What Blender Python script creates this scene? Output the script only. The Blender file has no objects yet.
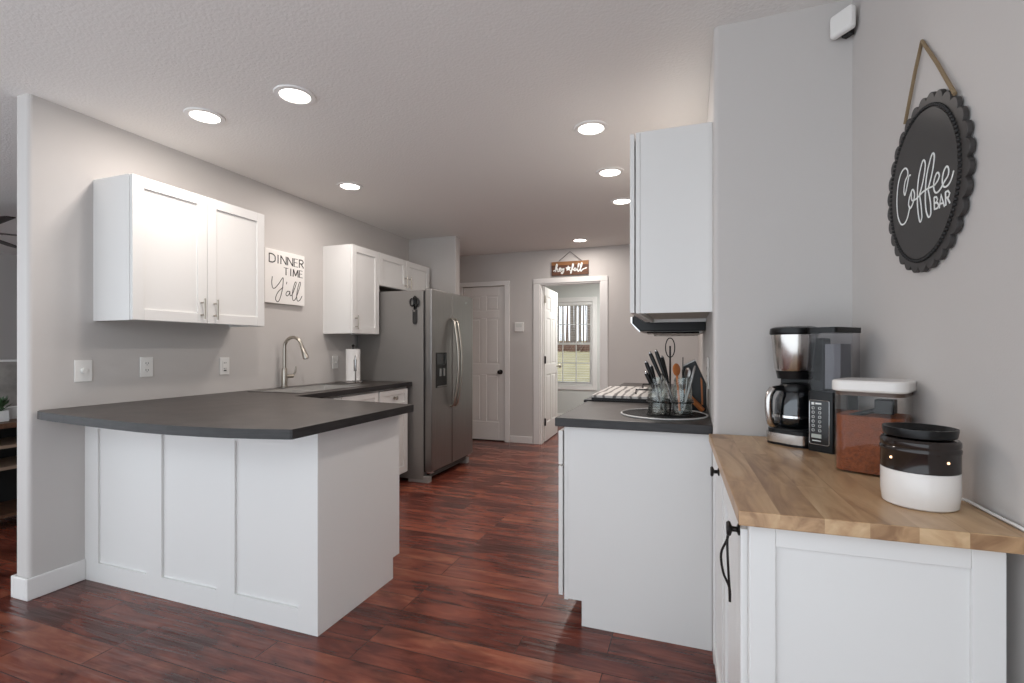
import bpy, bmesh, math, random
from mathutils import Vector, Matrix
random.seed(7)
R = math.radians
C = bpy.context.scene.collection
scene = bpy.context.scene

# ---------------------------------------------------------------- camera
F_PX, YAW, CAMH = 492.0, math.atan(178 / 492.0), 1.22
cam_d = bpy.data.cameras.new('camera')
cam = bpy.data.objects.new('camera', cam_d); C.objects.link(cam)
cam.location = (0, 0, CAMH)
cam.rotation_euler = (R(90), 0, YAW)
cam_d.sensor_width = 36; cam_d.lens = 36 * F_PX / 1024
cam_d.shift_y = 6.5 / 1024; cam_d.clip_start = 0.02
scene.camera = cam

# ---------------------------------------------------------------- world, exposure
w = bpy.data.worlds.new('sky'); scene.world = w; w.use_nodes = True
bg = w.node_tree.nodes['Background']
bg.inputs[0].default_value = (0.86, 0.93, 1.0, 1); bg.inputs[1].default_value = 2.1
scene.view_settings.view_transform = 'Standard'
scene.view_settings.look = 'None'
scene.view_settings.gamma = 1
scene.view_settings.use_curve_mapping = False
scene.view_settings.exposure = 0.0
scene.cycles.use_denoising = True
scene.cycles.max_bounces = 10
scene.cycles.diffuse_bounces = 6
scene.cycles.transparent_max_bounces = 16
scene.cycles.sample_clamp_indirect = 4
LAMP_W = 7.5
CEIL = 2.452


# ---------------------------------------------------------------- helpers
def pix(px, py, axis, val):
    """a point of the plane (axis = val) that the photograph shows at px, py"""
    s, c = math.sin(YAW), math.cos(YAW)
    a, b = (px - 512) / F_PX, (348 - py) / F_PX
    r = Vector((-s + a * c, c + a * s, b))
    o = Vector((0, 0, CAMH))
    i = 'xyz'.index(axis)
    t = (val - o[i]) / r[i]
    return o + r * t


def rgb(r, g, b):
    f = lambda v: (v / 255) / 12.92 if v / 255 <= 0.04045 else ((v / 255 + 0.055) / 1.055) ** 2.4
    return (f(r), f(g), f(b), 1)


def mat(name, col, rough=0.5, metal=0.0, bump=0.0, bscale=200, var=0.0, vscale=8, stretch=None, **kw):
    m = bpy.data.materials.new(name); m.use_nodes = True
    nt = m.node_tree; b = nt.nodes['Principled BSDF']
    b.inputs['Base Color'].default_value = col
    b.inputs['Roughness'].default_value = rough
    b.inputs['Metallic'].default_value = metal
    for k, v in kw.items():
        b.inputs[k].default_value = v
    tc = nt.nodes.new('ShaderNodeTexCoord'); mp = nt.nodes.new('ShaderNodeMapping')
    nt.links.new(tc.outputs['Object'], mp.inputs[0])
    if stretch: mp.inputs['Scale'].default_value = stretch
    if var:
        n = nt.nodes.new('ShaderNodeTexNoise'); n.inputs['Scale'].default_value = vscale
        n.inputs['Detail'].default_value = 5
        nt.links.new(mp.outputs[0], n.inputs['Vector'])
        cr = nt.nodes.new('ShaderNodeValToRGB')
        cr.color_ramp.elements[0].position = 0.3; cr.color_ramp.elements[1].position = 0.7
        cr.color_ramp.elements[0].color = tuple(c * (1 - var) for c in col[:3]) + (1,)
        cr.color_ramp.elements[1].color = tuple(min(1, c * (1 + var)) for c in col[:3]) + (1,)
        nt.links.new(n.outputs['Fac'], cr.inputs[0]); nt.links.new(cr.outputs[0], b.inputs['Base Color'])
    if bump:
        n2 = nt.nodes.new('ShaderNodeTexNoise'); n2.inputs['Scale'].default_value = bscale
        n2.inputs['Detail'].default_value = 3
        nt.links.new(mp.outputs[0], n2.inputs['Vector'])
        bp = nt.nodes.new('ShaderNodeBump'); bp.inputs['Strength'].default_value = bump
        bp.inputs['Distance'].default_value = 0.01
        nt.links.new(n2.outputs['Fac'], bp.inputs['Height']); nt.links.new(bp.outputs[0], b.inputs['Normal'])
    return m


def glass_mat(name, tint=(1, 1, 1, 1), gloss=0.12, rough=0.02):
    m = bpy.data.materials.new(name); m.use_nodes = True
    nt = m.node_tree; nt.nodes.remove(nt.nodes['Principled BSDF'])
    out = nt.nodes['Material Output']
    t = nt.nodes.new('ShaderNodeBsdfTransparent'); t.inputs[0].default_value = tint
    g = nt.nodes.new('ShaderNodeBsdfGlossy'); g.inputs['Roughness'].default_value = rough
    fr = nt.nodes.new('ShaderNodeLayerWeight'); fr.inputs[0].default_value = 0.5
    pw = nt.nodes.new('ShaderNodeMath'); pw.operation = 'POWER'; pw.inputs[1].default_value = 3.0
    nt.links.new(fr.outputs['Facing'], pw.inputs[0])
    ma = nt.nodes.new('ShaderNodeMath'); ma.operation = 'MULTIPLY_ADD'
    ma.inputs[1].default_value = 0.55; ma.inputs[2].default_value = gloss * 0.25
    nt.links.new(pw.outputs[0], ma.inputs[0])
    mx = nt.nodes.new('ShaderNodeMixShader')
    nt.links.new(ma.outputs[0], mx.inputs[0]); nt.links.new(t.outputs[0], mx.inputs[1]); nt.links.new(g.outputs[0], mx.inputs[2])
    nt.links.new(mx.outputs[0], out.inputs[0])
    return m


def emis(name, col, st):
    m = bpy.data.materials.new(name); m.use_nodes = True
    b = m.node_tree.nodes['Principled BSDF']
    b.inputs['Base Color'].default_value = col
    b.inputs['Emission Color'].default_value = col; b.inputs['Emission Strength'].default_value = st
    return m


def plank_floor():
    m = bpy.data.materials.new('hickory_planks'); m.use_nodes = True
    nt = m.node_tree; L = nt.links; N = nt.nodes.new; b = nt.nodes['Principled BSDF']
    tc = N('ShaderNodeTexCoord')
    mp = N('ShaderNodeMapping'); L.new(tc.outputs['Object'], mp.inputs[0])
    mp.inputs['Location'].default_value = (0.31, 0.055, 0)

    def brick(c1, c2, mo):
        br = N('ShaderNodeTexBrick'); br.offset = 0.37; br.offset_frequency = 3; br.squash = 1.0
        br.inputs['Scale'].default_value = 1.0
        br.inputs['Brick Width'].default_value = 0.95; br.inputs['Row Height'].default_value = 0.127
        br.inputs['Mortar Size'].default_value = 0.0016; br.inputs['Mortar Smooth'].default_value = 0.4
        br.inputs['Bias'].default_value = 0
        br.inputs['Color1'].default_value = c1; br.inputs['Color2'].default_value = c2; br.inputs['Mortar'].default_value = mo
        L.new(mp.outputs[0], br.inputs['Vector']); return br
    br = brick((0, 0, 0, 1), (1, 1, 1, 1), (0.5, 0.5, 0.5, 1))
    # grain, shifted per plank
    add = N('ShaderNodeVectorMath'); add.operation = 'MULTIPLY_ADD'
    add.inputs[1].default_value = (7, 13, 5)
    L.new(br.outputs['Color'], add.inputs[0]); L.new(tc.outputs['Object'], add.inputs[2])
    g = N('ShaderNodeMapping'); g.inputs['Scale'].default_value = (2.4, 10, 1); L.new(add.outputs[0], g.inputs[0])
    n1 = N('ShaderNodeTexNoise'); n1.inputs['Scale'].default_value = 1.6; n1.inputs['Detail'].default_value = 8
    n1.inputs['Roughness'].default_value = 0.55; n1.inputs['Distortion'].default_value = 0.7
    L.new(g.outputs[0], n1.inputs['Vector'])
    # smoky dark blotches and knots
    g2 = N('ShaderNodeMapping'); g2.inputs['Scale'].default_value = (2.4, 6.5, 1); L.new(add.outputs[0], g2.inputs[0])
    n2 = N('ShaderNodeTexNoise'); n2.inputs['Scale'].default_value = 1.3; n2.inputs['Detail'].default_value = 4
    n2.inputs['Distortion'].default_value = 0.8
    L.new(g2.outputs[0], n2.inputs['Vector'])
    mixf = N('ShaderNodeMath'); mixf.operation = 'MULTIPLY_ADD'; mixf.inputs[1].default_value = 0.34
    L.new(br.outputs['Color'], mixf.inputs[0]); L.new(n1.outputs['Fac'], mixf.inputs[2])
    cr = N('ShaderNodeValToRGB'); e = cr.color_ramp.elements
    e[0].position = 0.30; e[0].color = rgb(50, 23, 19)
    e[1].position = 0.98; e[1].color = rgb(146, 88, 66)
    x = e.new(0.55); x.color = rgb(92, 43, 34)
    x = e.new(0.76); x.color = rgb(122, 63, 48)
    L.new(mixf.outputs[0], cr.inputs[0])
    cr2 = N('ShaderNodeValToRGB'); cr2.color_ramp.elements[0].position = 0.30; cr2.color_ramp.elements[1].position = 0.48
    cr2.color_ramp.elements[0].color = (0.32, 0.28, 0.27, 1); cr2.color_ramp.elements[1].color = (1, 1, 1, 1)
    L.new(n2.outputs['Fac'], cr2.inputs[0])
    mul = N('ShaderNodeMix'); mul.data_type = 'RGBA'; mul.blend_type = 'MULTIPLY'; mul.inputs[0].default_value = 0.8
    L.new(cr.outputs[0], mul.inputs[6]); L.new(cr2.outputs[0], mul.inputs[7])
    mo = N('ShaderNodeMix'); mo.data_type = 'RGBA'; mo.inputs[7].default_value = rgb(32, 14, 10)
    L.new(br.outputs['Fac'], mo.inputs[0]); L.new(mul.outputs[2], mo.inputs[6])
    L.new(mo.outputs[2], b.inputs['Base Color'])
    b.inputs['Roughness'].default_value = 0.26
    b.inputs['Specular IOR Level'].default_value = 0.5
    # hand scraped ripples across the planks
    wv = N('ShaderNodeTexNoise'); wv.inputs['Scale'].default_value = 1.0; wv.inputs['Detail'].default_value = 2
    g3 = N('ShaderNodeMapping'); g3.inputs['Scale'].default_value = (2.5, 38, 1); L.new(add.outputs[0], g3.inputs[0]); L.new(g3.outputs[0], wv.inputs['Vector'])
    bp = N('ShaderNodeBump'); bp.inputs['Strength'].default_value = 0.35; bp.inputs['Distance'].default_value = 0.012
    L.new(wv.outputs['Fac'], bp.inputs['Height'])
    bp2 = N('ShaderNodeBump'); bp2.invert = True; bp2.inputs['Strength'].default_value = 0.5; bp2.inputs['Distance'].default_value = 0.003
    L.new(br.outputs['Fac'], bp2.inputs['Height']); L.new(bp.outputs[0], bp2.inputs['Normal'])
    L.new(bp2.outputs[0], b.inputs['Normal'])
    return m


def stave_wood(name, c1, c2, c3, width=0.085, length=0.5, rough=0.35, lo=.35, mid=.62, hi=.95):
    """butcher block: staves run along local Y"""
    m = bpy.data.materials.new(name); m.use_nodes = True
    nt = m.node_tree; L = nt.links; N = nt.nodes.new; b = nt.nodes['Principled BSDF']
    tc = N('ShaderNodeTexCoord')
    mp = N('ShaderNodeMapping'); mp.inputs['Rotation'].default_value = (0, 0, R(90)); L.new(tc.outputs['Object'], mp.inputs[0])
    br = N('ShaderNodeTexBrick'); br.offset = 0.4; br.inputs['Scale'].default_value = 1
    br.inputs['Brick Width'].default_value = length; br.inputs['Row Height'].default_value = width
    br.inputs['Mortar Size'].default_value = 0.0006
    br.inputs['Color1'].default_value = (0, 0, 0, 1); br.inputs['Color2'].default_value = (1, 1, 1, 1); br.inputs['Mortar'].default_value = (0, 0, 0, 1)
    L.new(mp.outputs[0], br.inputs['Vector'])
    add = N('ShaderNodeVectorMath'); add.operation = 'MULTIPLY_ADD'; add.inputs[1].default_value = (5, 9, 3)
    L.new(br.outputs['Color'], add.inputs[0]); L.new(tc.outputs['Object'], add.inputs[2])
    g = N('ShaderNodeMapping'); g.inputs['Scale'].default_value = (14, 2.5, 14); L.new(add.outputs[0], g.inputs[0])
    n = N('ShaderNodeTexNoise'); n.inputs['Scale'].default_value = 1.2; n.inputs['Detail'].default_value = 6; n.inputs['Distortion'].default_value = 1.8
    L.new(g.outputs[0], n.inputs['Vector'])
    ma = N('ShaderNodeMath'); ma.operation = 'MULTIPLY_ADD'; ma.inputs[1].default_value = 0.30
    L.new(br.outputs['Color'], ma.inputs[0]); L.new(n.outputs['Fac'], ma.inputs[2])
    cr = N('ShaderNodeValToRGB'); e = cr.color_ramp.elements
    e[0].position = lo; e[0].color = c1; e[1].position = hi; e[1].color = c3
    x = e.new(mid); x.color = c2
    L.new(ma.outputs[0], cr.inputs[0]); L.new(cr.outputs[0], b.inputs['Base Color'])
    b.inputs['Roughness'].default_value = rough
    return m


WALL = mat('wall_paint', rgb(196, 192, 189), 0.7, bump=0.06, bscale=260)
CEILM = mat('ceiling_paint', rgb(228, 225, 222), 0.85, bump=0.25, bscale=75)
ROOM2 = mat('pale_room_paint', rgb(206, 208, 205), 0.7)
TRIM = mat('white_trim', rgb(226, 224, 222), 0.4)
CAB = mat('white_cabinet', rgb(222, 221, 219), 0.38)
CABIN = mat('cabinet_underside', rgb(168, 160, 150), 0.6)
DOORW = mat('white_door', rgb(222, 219, 216), 0.4)
COUNTER = mat('charcoal_laminate', rgb(58, 52, 49), 0.36, var=0.35, vscale=9, bump=0.05, bscale=90)
FLOOR = plank_floor()
STEEL = mat('brushed_steel', rgb(142, 140, 138), 0.34, 1.0, var=0.06, vscale=3, stretch=(1, 40, 1))
FRSIDE = mat('fridge_side_grey', rgb(128, 125, 122), 0.45, 0.3)
STEEL2 = mat('polished_steel', rgb(196, 192, 188), 0.2, 1.0)
NICKEL = mat('brushed_nickel', rgb(178, 172, 162), 0.28, 1.0)
CHROME = mat('chrome', rgb(215, 215, 215), 0.1, 1.0)
BLACK = mat('black_plastic', rgb(14, 14, 15), 0.28, **{'Specular IOR Level': 0.3})
BLACKM = mat('matte_black', rgb(28, 27, 27), 0.6)
BRONZE = mat('dark_bronze', rgb(34, 30, 28), 0.35, 0.6)
SIGNB = mat('sign_charcoal', rgb(50, 47, 46), 0.5)
LETTER = mat('letter_white', rgb(238, 240, 238), 0.5)
LETTERK = mat('letter_black', rgb(36, 34, 33), 0.6)
CANVAS = mat('sign_white', rgb(236, 233, 230), 0.6, bump=0.1, bscale=300)
ROPE = mat('jute', rgb(140, 120, 92), 0.9, bump=0.6, bscale=400)
GLASS = glass_mat('clear_glass')
JARG = glass_mat('jar_glass', (0.97, 0.985, 0.98, 1), 0.16)
CLEAR = glass_mat('clear_plastic', (0.985, 0.98, 0.975, 1), 0.05)
SMOKE = glass_mat('smoky_plastic', (0.84, 0.84, 0.86, 1), 0.10, 0.08)
CARAFE = glass_mat('carafe_glass', (0.45, 0.5, 0.55, 1), 0.4)
LENS = emis('lamp_lens', (1.0, 0.95, 0.88, 1), 9.0)
OUTW = mat('plate_white', rgb(230, 229, 226), 0.4)
BARTOP = stave_wood('acacia_staves', rgb(138, 104, 74), rgb(180, 145, 108), rgb(204, 174, 136), 0.075, 0.6)
BROWNW = mat('brown_wood', rgb(96, 66, 48), 0.5, var=0.35, vscale=6, stretch=(1, 8, 8))
DARKW = mat('dark_wood_blade', rgb(40, 26, 22), 0.5)
COFFEE = mat('ground_coffee', rgb(146, 78, 42), 0.9, bump=0.8, bscale=350, var=0.3, vscale=120)
GLAZEW = mat('white_glaze', rgb(226, 222, 218), 0.2)
GLAZEB = mat('brown_glaze', rgb(34, 26, 23), 0.12)
PAPER = mat('paper_towel', rgb(238, 236, 234), 0.9, bump=0.3, bscale=120)
WOODU = mat('utensil_wood', rgb(176, 104, 52), 0.55)


class MB:
    def __init__(s): s.bm = bmesh.new(); s.k = 0

    def box(s, x0, x1, y0, y1, z0, z1, M=None):
        e = (s.k % 6) * 6e-5; s.k += 1      # neighbours never share exactly the same plane
        x0, x1 = min(x0, x1) + e, max(x0, x1) - e; y0, y1 = min(y0, y1) + e, max(y0, y1) - e; z0, z1 = z0 + e, z1 - e
        m = Matrix.Translation(((x0 + x1) / 2, (y0 + y1) / 2, (z0 + z1) / 2)) @ Matrix.Diagonal((abs(x1 - x0), abs(y1 - y0), abs(z1 - z0), 1))
        if M is not None: m = M @ m
        bmesh.ops.create_cube(s.bm, size=1, matrix=m); return s

    def prism(s, pts, z0, z1, M=None):
        M = M or Matrix.Identity(4)
        a = [s.bm.verts.new(M @ Vector((p[0], p[1], z0))) for p in pts]
        b = [s.bm.verts.new(M @ Vector((p[0], p[1], z1))) for p in pts]
        n = len(pts)
        fs = [s.bm.faces.new(a[::-1]), s.bm.faces.new(b)]
        for i in range(n):
            fs.append(s.bm.faces.new((a[i], a[(i + 1) % n], b[(i + 1) % n], b[i])))
        bmesh.ops.recalc_face_normals(s.bm, faces=fs)
        return s

    def lathe(s, prof, M=None, seg=32, sx=1, sy=1):
        """prof: (r, z) pairs"""
        M = M or Matrix.Identity(4); rings = []
        for r, z in prof:
            if r < 1e-6: rings.append([s.bm.verts.new(M @ Vector((0, 0, z)))])
            else: rings.append([s.bm.verts.new(M @ Vector((sx * r * math.cos(2 * math.pi * i / seg), sy * r * math.sin(2 * math.pi * i / seg), z))) for i in range(seg)])
        fs = []
        for a, b in zip(rings, rings[1:]):
            if len(a) == 1 and len(b) == 1: continue
            for i in range(seg):
                j = (i + 1) % seg
                if len(a) == 1: fs.append(s.bm.faces.new((a[0], b[j], b[i])))
                elif len(b) == 1: fs.append(s.bm.faces.new((a[i], a[j], b[0])))
                else: fs.append(s.bm.faces.new((a[i], a[j], b[j], b[i])))
        bmesh.ops.recalc_face_normals(s.bm, faces=fs)
        return s

    def tube(s, pts, r, seg=10, closed=False, M=None):
        pts = [Vector(p) for p in pts]; n = len(pts)
        rs = r if isinstance(r, (list, tuple)) else [r] * n
        rings = []; up = None
        for i, p in enumerate(pts):
            if closed: t = pts[(i + 1) % n] - pts[i - 1]
            else: t = pts[min(i + 1, n - 1)] - pts[max(i - 1, 0)]
            if t.length < 1e-9: t = Vector((0, 0, 1))
            t.normalize()
            if up is None:
                up = Vector((0, 0, 1)) if abs(t.z) < 0.9 else Vector((1, 0, 0))
            x = t.cross(up)
            if x.length < 1e-4: x = t.orthogonal()
            x.normalize(); up = x.cross(t).normalized()
            rings.append([s.bm.verts.new((M @ (p + rs[i] * (math.cos(2 * math.pi * k / seg) * x + math.sin(2 * math.pi * k / seg) * up))) if M else (p + rs[i] * (math.cos(2 * math.pi * k / seg) * x + math.sin(2 * math.pi * k / seg) * up))) for k in range(seg)])
        fs = []
        pairs = list(zip(rings, rings[1:])) + ([(rings[-1], rings[0])] if closed else [])
        for a, b in pairs:
            for k in range(seg):
                j = (k + 1) % seg
                fs.append(s.bm.faces.new((a[k], a[j], b[j], b[k])))
        if not closed:
            fs.append(s.bm.faces.new(rings[0][::-1])); fs.append(s.bm.faces.new(rings[-1]))
        bmesh.ops.recalc_face_normals(s.bm, faces=fs)
        return s

    def sphere(s, c, r, sc=(1, 1, 1), seg=14, M=None):
        m = Matrix.Translation(c) @ Matrix.Diagonal((sc[0], sc[1], sc[2], 1))
        if M is not None: m = M @ m
        bmesh.ops.create_uvsphere(s.bm, u_segments=seg, v_segments=max(6, seg * 2 // 3), radius=r, matrix=m); return s

    def ribbon(s, pts, width, normal, depth):
        """a flat pen stroke of the given width lying on a plane, raised by depth"""
        nn = Vector(normal).normalized(); pts = [Vector(p) for p in pts]; n = len(pts)
        wd = width if isinstance(width, (list, tuple)) else [width] * n
        rows = []
        for i, p in enumerate(pts):
            t = pts[min(i + 1, n - 1)] - pts[max(i - 1, 0)]
            if t.length < 1e-9: t = Vector((0, 0, 1))
            sd = t.normalized().cross(nn).normalized() * wd[i] / 2
            rows.append([s.bm.verts.new(q) for q in (p + sd, p - sd, p - sd + nn * depth, p + sd + nn * depth)])
        fs = [s.bm.faces.new(rows[0]), s.bm.faces.new(rows[-1][::-1])]
        for a, b in zip(rows, rows[1:]):
            for k in range(4): fs.append(s.bm.faces.new((a[k], a[(k + 1) % 4], b[(k + 1) % 4], b[k])))
        bmesh.ops.recalc_face_normals(s.bm, faces=fs)
        return s


def smooth_line(pts, k=5):
    pts = [Vector(p) for p in pts]; out = []
    for i in range(len(pts) - 1):
        p0, p1, p2, p3 = pts[max(i - 1, 0)], pts[i], pts[i + 1], pts[min(i + 2, len(pts) - 1)]
        for j in range(k):
            t = j / k
            out.append(0.5 * ((2 * p1) + (p2 - p0) * t + (2 * p0 - 5 * p1 + 4 * p2 - p3) * t * t + (-p0 + 3 * p1 - 3 * p2 + p3) * t ** 3))
    out.append(pts[-1]); return out


def wm(o):
    m = Matrix.Translation(o.location) @ o.rotation_euler.to_matrix().to_4x4()
    return (wm(o.parent) @ m) if o.parent else m


def obj(name, mb, m, parent=None, world=True, bevel=0, smooth=False, seg=2, label=None):
    """world: the shapes were given in world coordinates; else in the parent's own"""
    if parent is not None and world:
        bmesh.ops.transform(mb.bm, matrix=wm(parent).inverted(), verts=mb.bm.verts)
    me = bpy.data.meshes.new(name); mb.bm.to_mesh(me); mb.bm.free()
    if smooth:
        me.polygons.foreach_set('use_smooth', [True] * len(me.polygons))
        me.set_sharp_from_angle(angle=R(38))
    me.materials.append(m)
    o = bpy.data.objects.new(name, me); C.objects.link(o)
    if parent is not None: o.parent = parent
    if bevel:
        b = o.modifiers.new('bevel', 'BEVEL'); b.width = bevel; b.segments = seg; b.limit_method = 'ANGLE'; b.angle_limit = R(40)
        b.harden_normals = False
    if label: o['label'] = label
    return o


def tag(o, label, cat, group=None, kind=None):
    o['label'] = label; o['category'] = cat
    if group: o['group'] = group
    if kind: o['kind'] = kind
    return o


def thing(name, label, cat, loc=(0, 0, 0), rz=0, group=None):
    o = bpy.data.objects.new(name, None); C.objects.link(o)
    o.location = loc; o.rotation_euler = (0, 0, rz); o.empty_display_size = 0.1
    return tag(o, label, cat, group)


def struct(name, mb, m, parent=None, **kw):
    o = obj(name, mb, m, parent, **kw)
    if parent is None: o['kind'] = 'structure'
    return o


def sempty(name, loc, rz=0):
    o = bpy.data.objects.new(name, None); C.objects.link(o); o.location = loc; o.rotation_euler = (0, 0, rz)
    o['kind'] = 'structure'; return o


def dup(root, loc=None, rz=None, label=None):
    r = root.copy(); C.objects.link(r)
    if loc is not None: r.location = loc
    if rz is not None: r.rotation_euler = (0, 0, rz)
    if label: r['label'] = label
    for ch in list(root.children):
        c = ch.copy(); C.objects.link(c); c.parent = r
        for g in ch.children:
            d = g.copy(); C.objects.link(d); d.parent = c
    return r


def frame_M(origin, u, n):
    """local x = u (across), local y = n (out of the face), local z = up"""
    u, n = Vector(u), Vector(n); z = Vector((0, 0, 1))
    M = Matrix.Identity(4)
    for i in range(3):
        M[i][0] = u[i]; M[i][1] = n[i]; M[i][2] = z[i]; M[i][3] = origin[i]
    return M


def flip_fix(mb):
    bmesh.ops.recalc_face_normals(mb.bm, faces=mb.bm.faces)
    return mb


def shaker(M, w_, h, st=0.058, t=0.019, rail=None):
    """a shaker door standing on its own frame matrix M"""
    rail = rail or st
    mb = MB()
    mb.box(0, st, 0, t, 0, h, M).box(w_ - st, w_, 0, t, 0, h, M)
    mb.box(st, w_ - st, 0, t, 0, rail, M).box(st, w_ - st, 0, t, h - rail, h, M)
    mb.box(st - 0.004, w_ - st + 0.004, 0, t - 0.009, rail - 0.004, h - rail + 0.004, M)
    return flip_fix(mb)


def bar_pull(M, x, z, length=0.13, post=0.032):
    """vertical bar pull"""
    mb = MB()
    mb.tube([M @ Vector((x, post, z - length / 2)), M @ Vector((x, post, z + length / 2))], 0.0055, 10)
    for s in (-1, 1):
        mb.tube([M @ Vector((x, 0, z + s * length * 0.3)), M @ Vector((x, post, z + s * length * 0.3))], 0.0045, 8)
    return mb


def knob_mb(P, n, r=0.016, L=0.028):
    P, n = Vector(P), Vector(n).normalized()
    q = n.to_track_quat('Z', 'Y').to_matrix().to_4x4(); q.translation = P
    return MB().lathe([(0, 0), (r * .75, 0), (r * .75, .003), (r * .35, .006), (r * .35, L * .55), (r * .9, L * .7), (r, L * .85), (r * .8, L), (0, L * 1.03)], q, 18)


# ================================================================ SETTING
WX = -3.006
struct('floor', MB().box(-8.6, 0.75, -0.8, 8.2, -0.05, 0), FLOOR)
struct('ceiling', MB().box(-8.6, 0.75, -0.8, 8.2, CEIL, CEIL + 0.08), CEILM)
struct('wall_left', MB().box(WX - 0.105, WX, 1.44, 5.98, -.03, CEIL + .05), WALL, bevel=0.018, seg=4)
struct('wall_fridge_side', MB().box(WX - .02, -2.412, 4.86, 4.965, -.03, CEIL + .05), WALL, bevel=0.016, seg=4)
back = MB()
for x0, x1, z0, z1 in ((WX, -2.862, 0, CEIL), (-2.862, -2.262, 2.032, CEIL), (-2.262, -1.786, 0, CEIL), (-1.786, -1.016, 2.032, CEIL), (-1.016, 0.085, 0, CEIL)):
    back.box(x0, x1, 5.98, 6.09, z0, z1)
struct('wall_back', back, WALL)
struct('wall_kitchen_right', MB().box(0.085, 0.56, 2.04, 6.09, -.03, CEIL + .05), WALL, bevel=0.018, seg=4)
struct('wall_right', MB().prism([(0.538, 2.06), (0.61, -0.3), (0.75, -0.3), (0.75, 2.06)], -.02, CEIL + .03), WALL)
struct('wall_living_room', MB().box(-8.6, -8.42, 0.2, 8.2, 0, CEIL), WALL)
struct('wall_living_room_back', MB().box(-8.42, WX - 0.115, 7.6, 7.72, 0, CEIL), WALL)
# small room beyond the doorway
FY = 8.05
wz0, wz1, wxl, wxr = 0.60, 1.985, -2.31, -1.505
far = MB()
far.box(-3.0, wxl, FY, FY + .14, 0, CEIL).box(wxr, -0.2, FY, FY + .14, 0, CEIL)
far.box(wxl, wxr, FY, FY + .14, 0, wz0).box(wxl, wxr, FY, FY + .14, wz1, CEIL)
struct('wall_far', far, ROOM2)
struct('wall_far_left', MB().box(-3.0, -2.9, 6.09, FY, 0, CEIL), ROOM2)
struct('wall_far_right', MB().box(-0.3, -0.2, 6.09, FY, 0, CEIL), ROOM2)
struct('wall_far_near', MB().box(-2.9, -1.86, 6.09, 6.10, 0, CEIL).box(-0.95, -0.3, 6.09, 6.10, 0, CEIL).box(-1.86, -0.95, 6.09, 6.10, 2.10, CEIL), ROOM2)


def baseboard(name, mb_boxes, m=TRIM):
    mb = MB()
    for b in mb_boxes: mb.box(*b)
    return struct(name, mb, m, bevel=0.006)


BBH = 0.108
baseboard('baseboard_left', [(WX, WX + .014, 1.427, 1.675, 0, BBH), (WX - .105, WX, 1.427, 1.44, 0, BBH), (WX - .119, WX - .105, 1.427, 5.9, 0, BBH)])
baseboard('baseboard_back', [(-2.188, -1.882, 5.966, 5.98, 0, .09), (-0.946, 0.085, 5.966, 5.98, 0, .09)])
baseboard('baseboard_fridge_side', [(-2.412, -2.398, 4.85, 4.965, 0, .09)])
baseboard('baseboard_far', [(-2.9, -0.3, FY - .014, FY, 0, .12)])
baseboard('baseboard_right', [(0.585, 0.597, -0.3, 0.9, 0, .13)])
# casings
def casing(name, xl, xr, top, wd, wt, y0, y1):
    mb = MB().box(xl - wd, xl, y0, y1, 0, top).box(xr, xr + wd, y0, y1, 0, top).box(xl - wd, xr + wd, y0, y1, top, top + wt)
    return struct(name, mb, TRIM, bevel=0.005)
casing('trim_1', -2.862, -2.262, 2.032, 0.07, 0.06, 5.962, 5.98)
casing('trim_2', -1.786, -1.016, 2.032, 0.085, 0.062, 5.962, 5.98)
struct('trim_3', MB().box(-1.786, -1.772, 5.975, 6.1, 0, 2.018).box(-1.030, -1.016, 5.975, 6.1, 0, 2.018).box(-1.786, -1.016, 5.975, 6.1, 2.018, 2.032)
       .box(-1.772, -1.762, 6.035, 6.05, 0, 2.018).box(-1.04, -1.030, 6.035, 6.05, 0, 2.018).box(-1.772, -1.03, 6.035, 6.05, 2.008, 2.018), TRIM)


def panel_door(M, w_, h, t=0.035):
    """six panel door slab, local x across, y out of face (both faces), z up"""
    mb = MB(); mb.box(0, w_, -t / 2 + .007, t / 2 - .007, 0, h, M)
    st, mid = 0.105 * w_ / 0.76, 0.1 * w_ / 0.76
    rails = [(0, .24), (.86, 1.0), (1.60, 1.70), (h - .12, h)]
    wide = (w_ - 2 * st - mid) / 2
    for a, b in rails: mb.box(st, w_ - st, -t / 2, t / 2, a, b, M)
    for a, b in ((0, st), (w_ - st, w_)): mb.box(a, b, -t / 2, t / 2, 0, h, M)
    for (a, b), (c, d) in zip(rails, rails[1:]): mb.box(st + wide, st + wide + mid, -t / 2, t / 2, b - .0005, c + .0005, M)
    for (a, b), (c, d) in zip(rails, rails[1:]):
        for x in (st, st + wide + mid):
            q = .022
            mb.box(x + q, x + wide - q, -t / 2 + .002, t / 2 - .002, b + q, c - q, M)
    return flip_fix(mb)


d1 = sempty('door_1', (-2.26, 6.0, 0))
struct('door_slab', panel_door(frame_M((-2.859, 6.005, .012), (1, 0, 0), (0, 1, 0)), .594, 2.015), DOORW, d1, bevel=.004)
kp = pix(500.5, 372, 'y', 5.98)
obj('door_knob', MB().sphere((kp.x, 5.935, kp.z), .027, (1, .8, 1)).tube([(kp.x, 5.99, kp.z), (kp.x, 5.935, kp.z)], .010).lathe([(0, 0), (.03, 0), (.03, .006), (0, .008)], Matrix.Translation((kp.x, 5.987, kp.z)) @ Matrix.Rotation(R(90), 4, 'X')), BRONZE, d1, smooth=True)
d2 = sempty('door_2', (-1.775, 6.095, 0), R(2.0))
struct('door_slab', panel_door(frame_M((0, 0.004, .012), (0, 1, 0), (1, 0, 0)), .75, 2.0), DOORW, d2, world=False, bevel=.004)
for z in (.22, 1.02, 1.80):
    obj('hinge', MB().box(.014, .024, -.006, .016, z, z + .095).tube([(.028, -.004, z), (.028, -.004, z + .095)], .008), BRONZE if z < 1.5 else NICKEL, d2, world=False)
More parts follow.
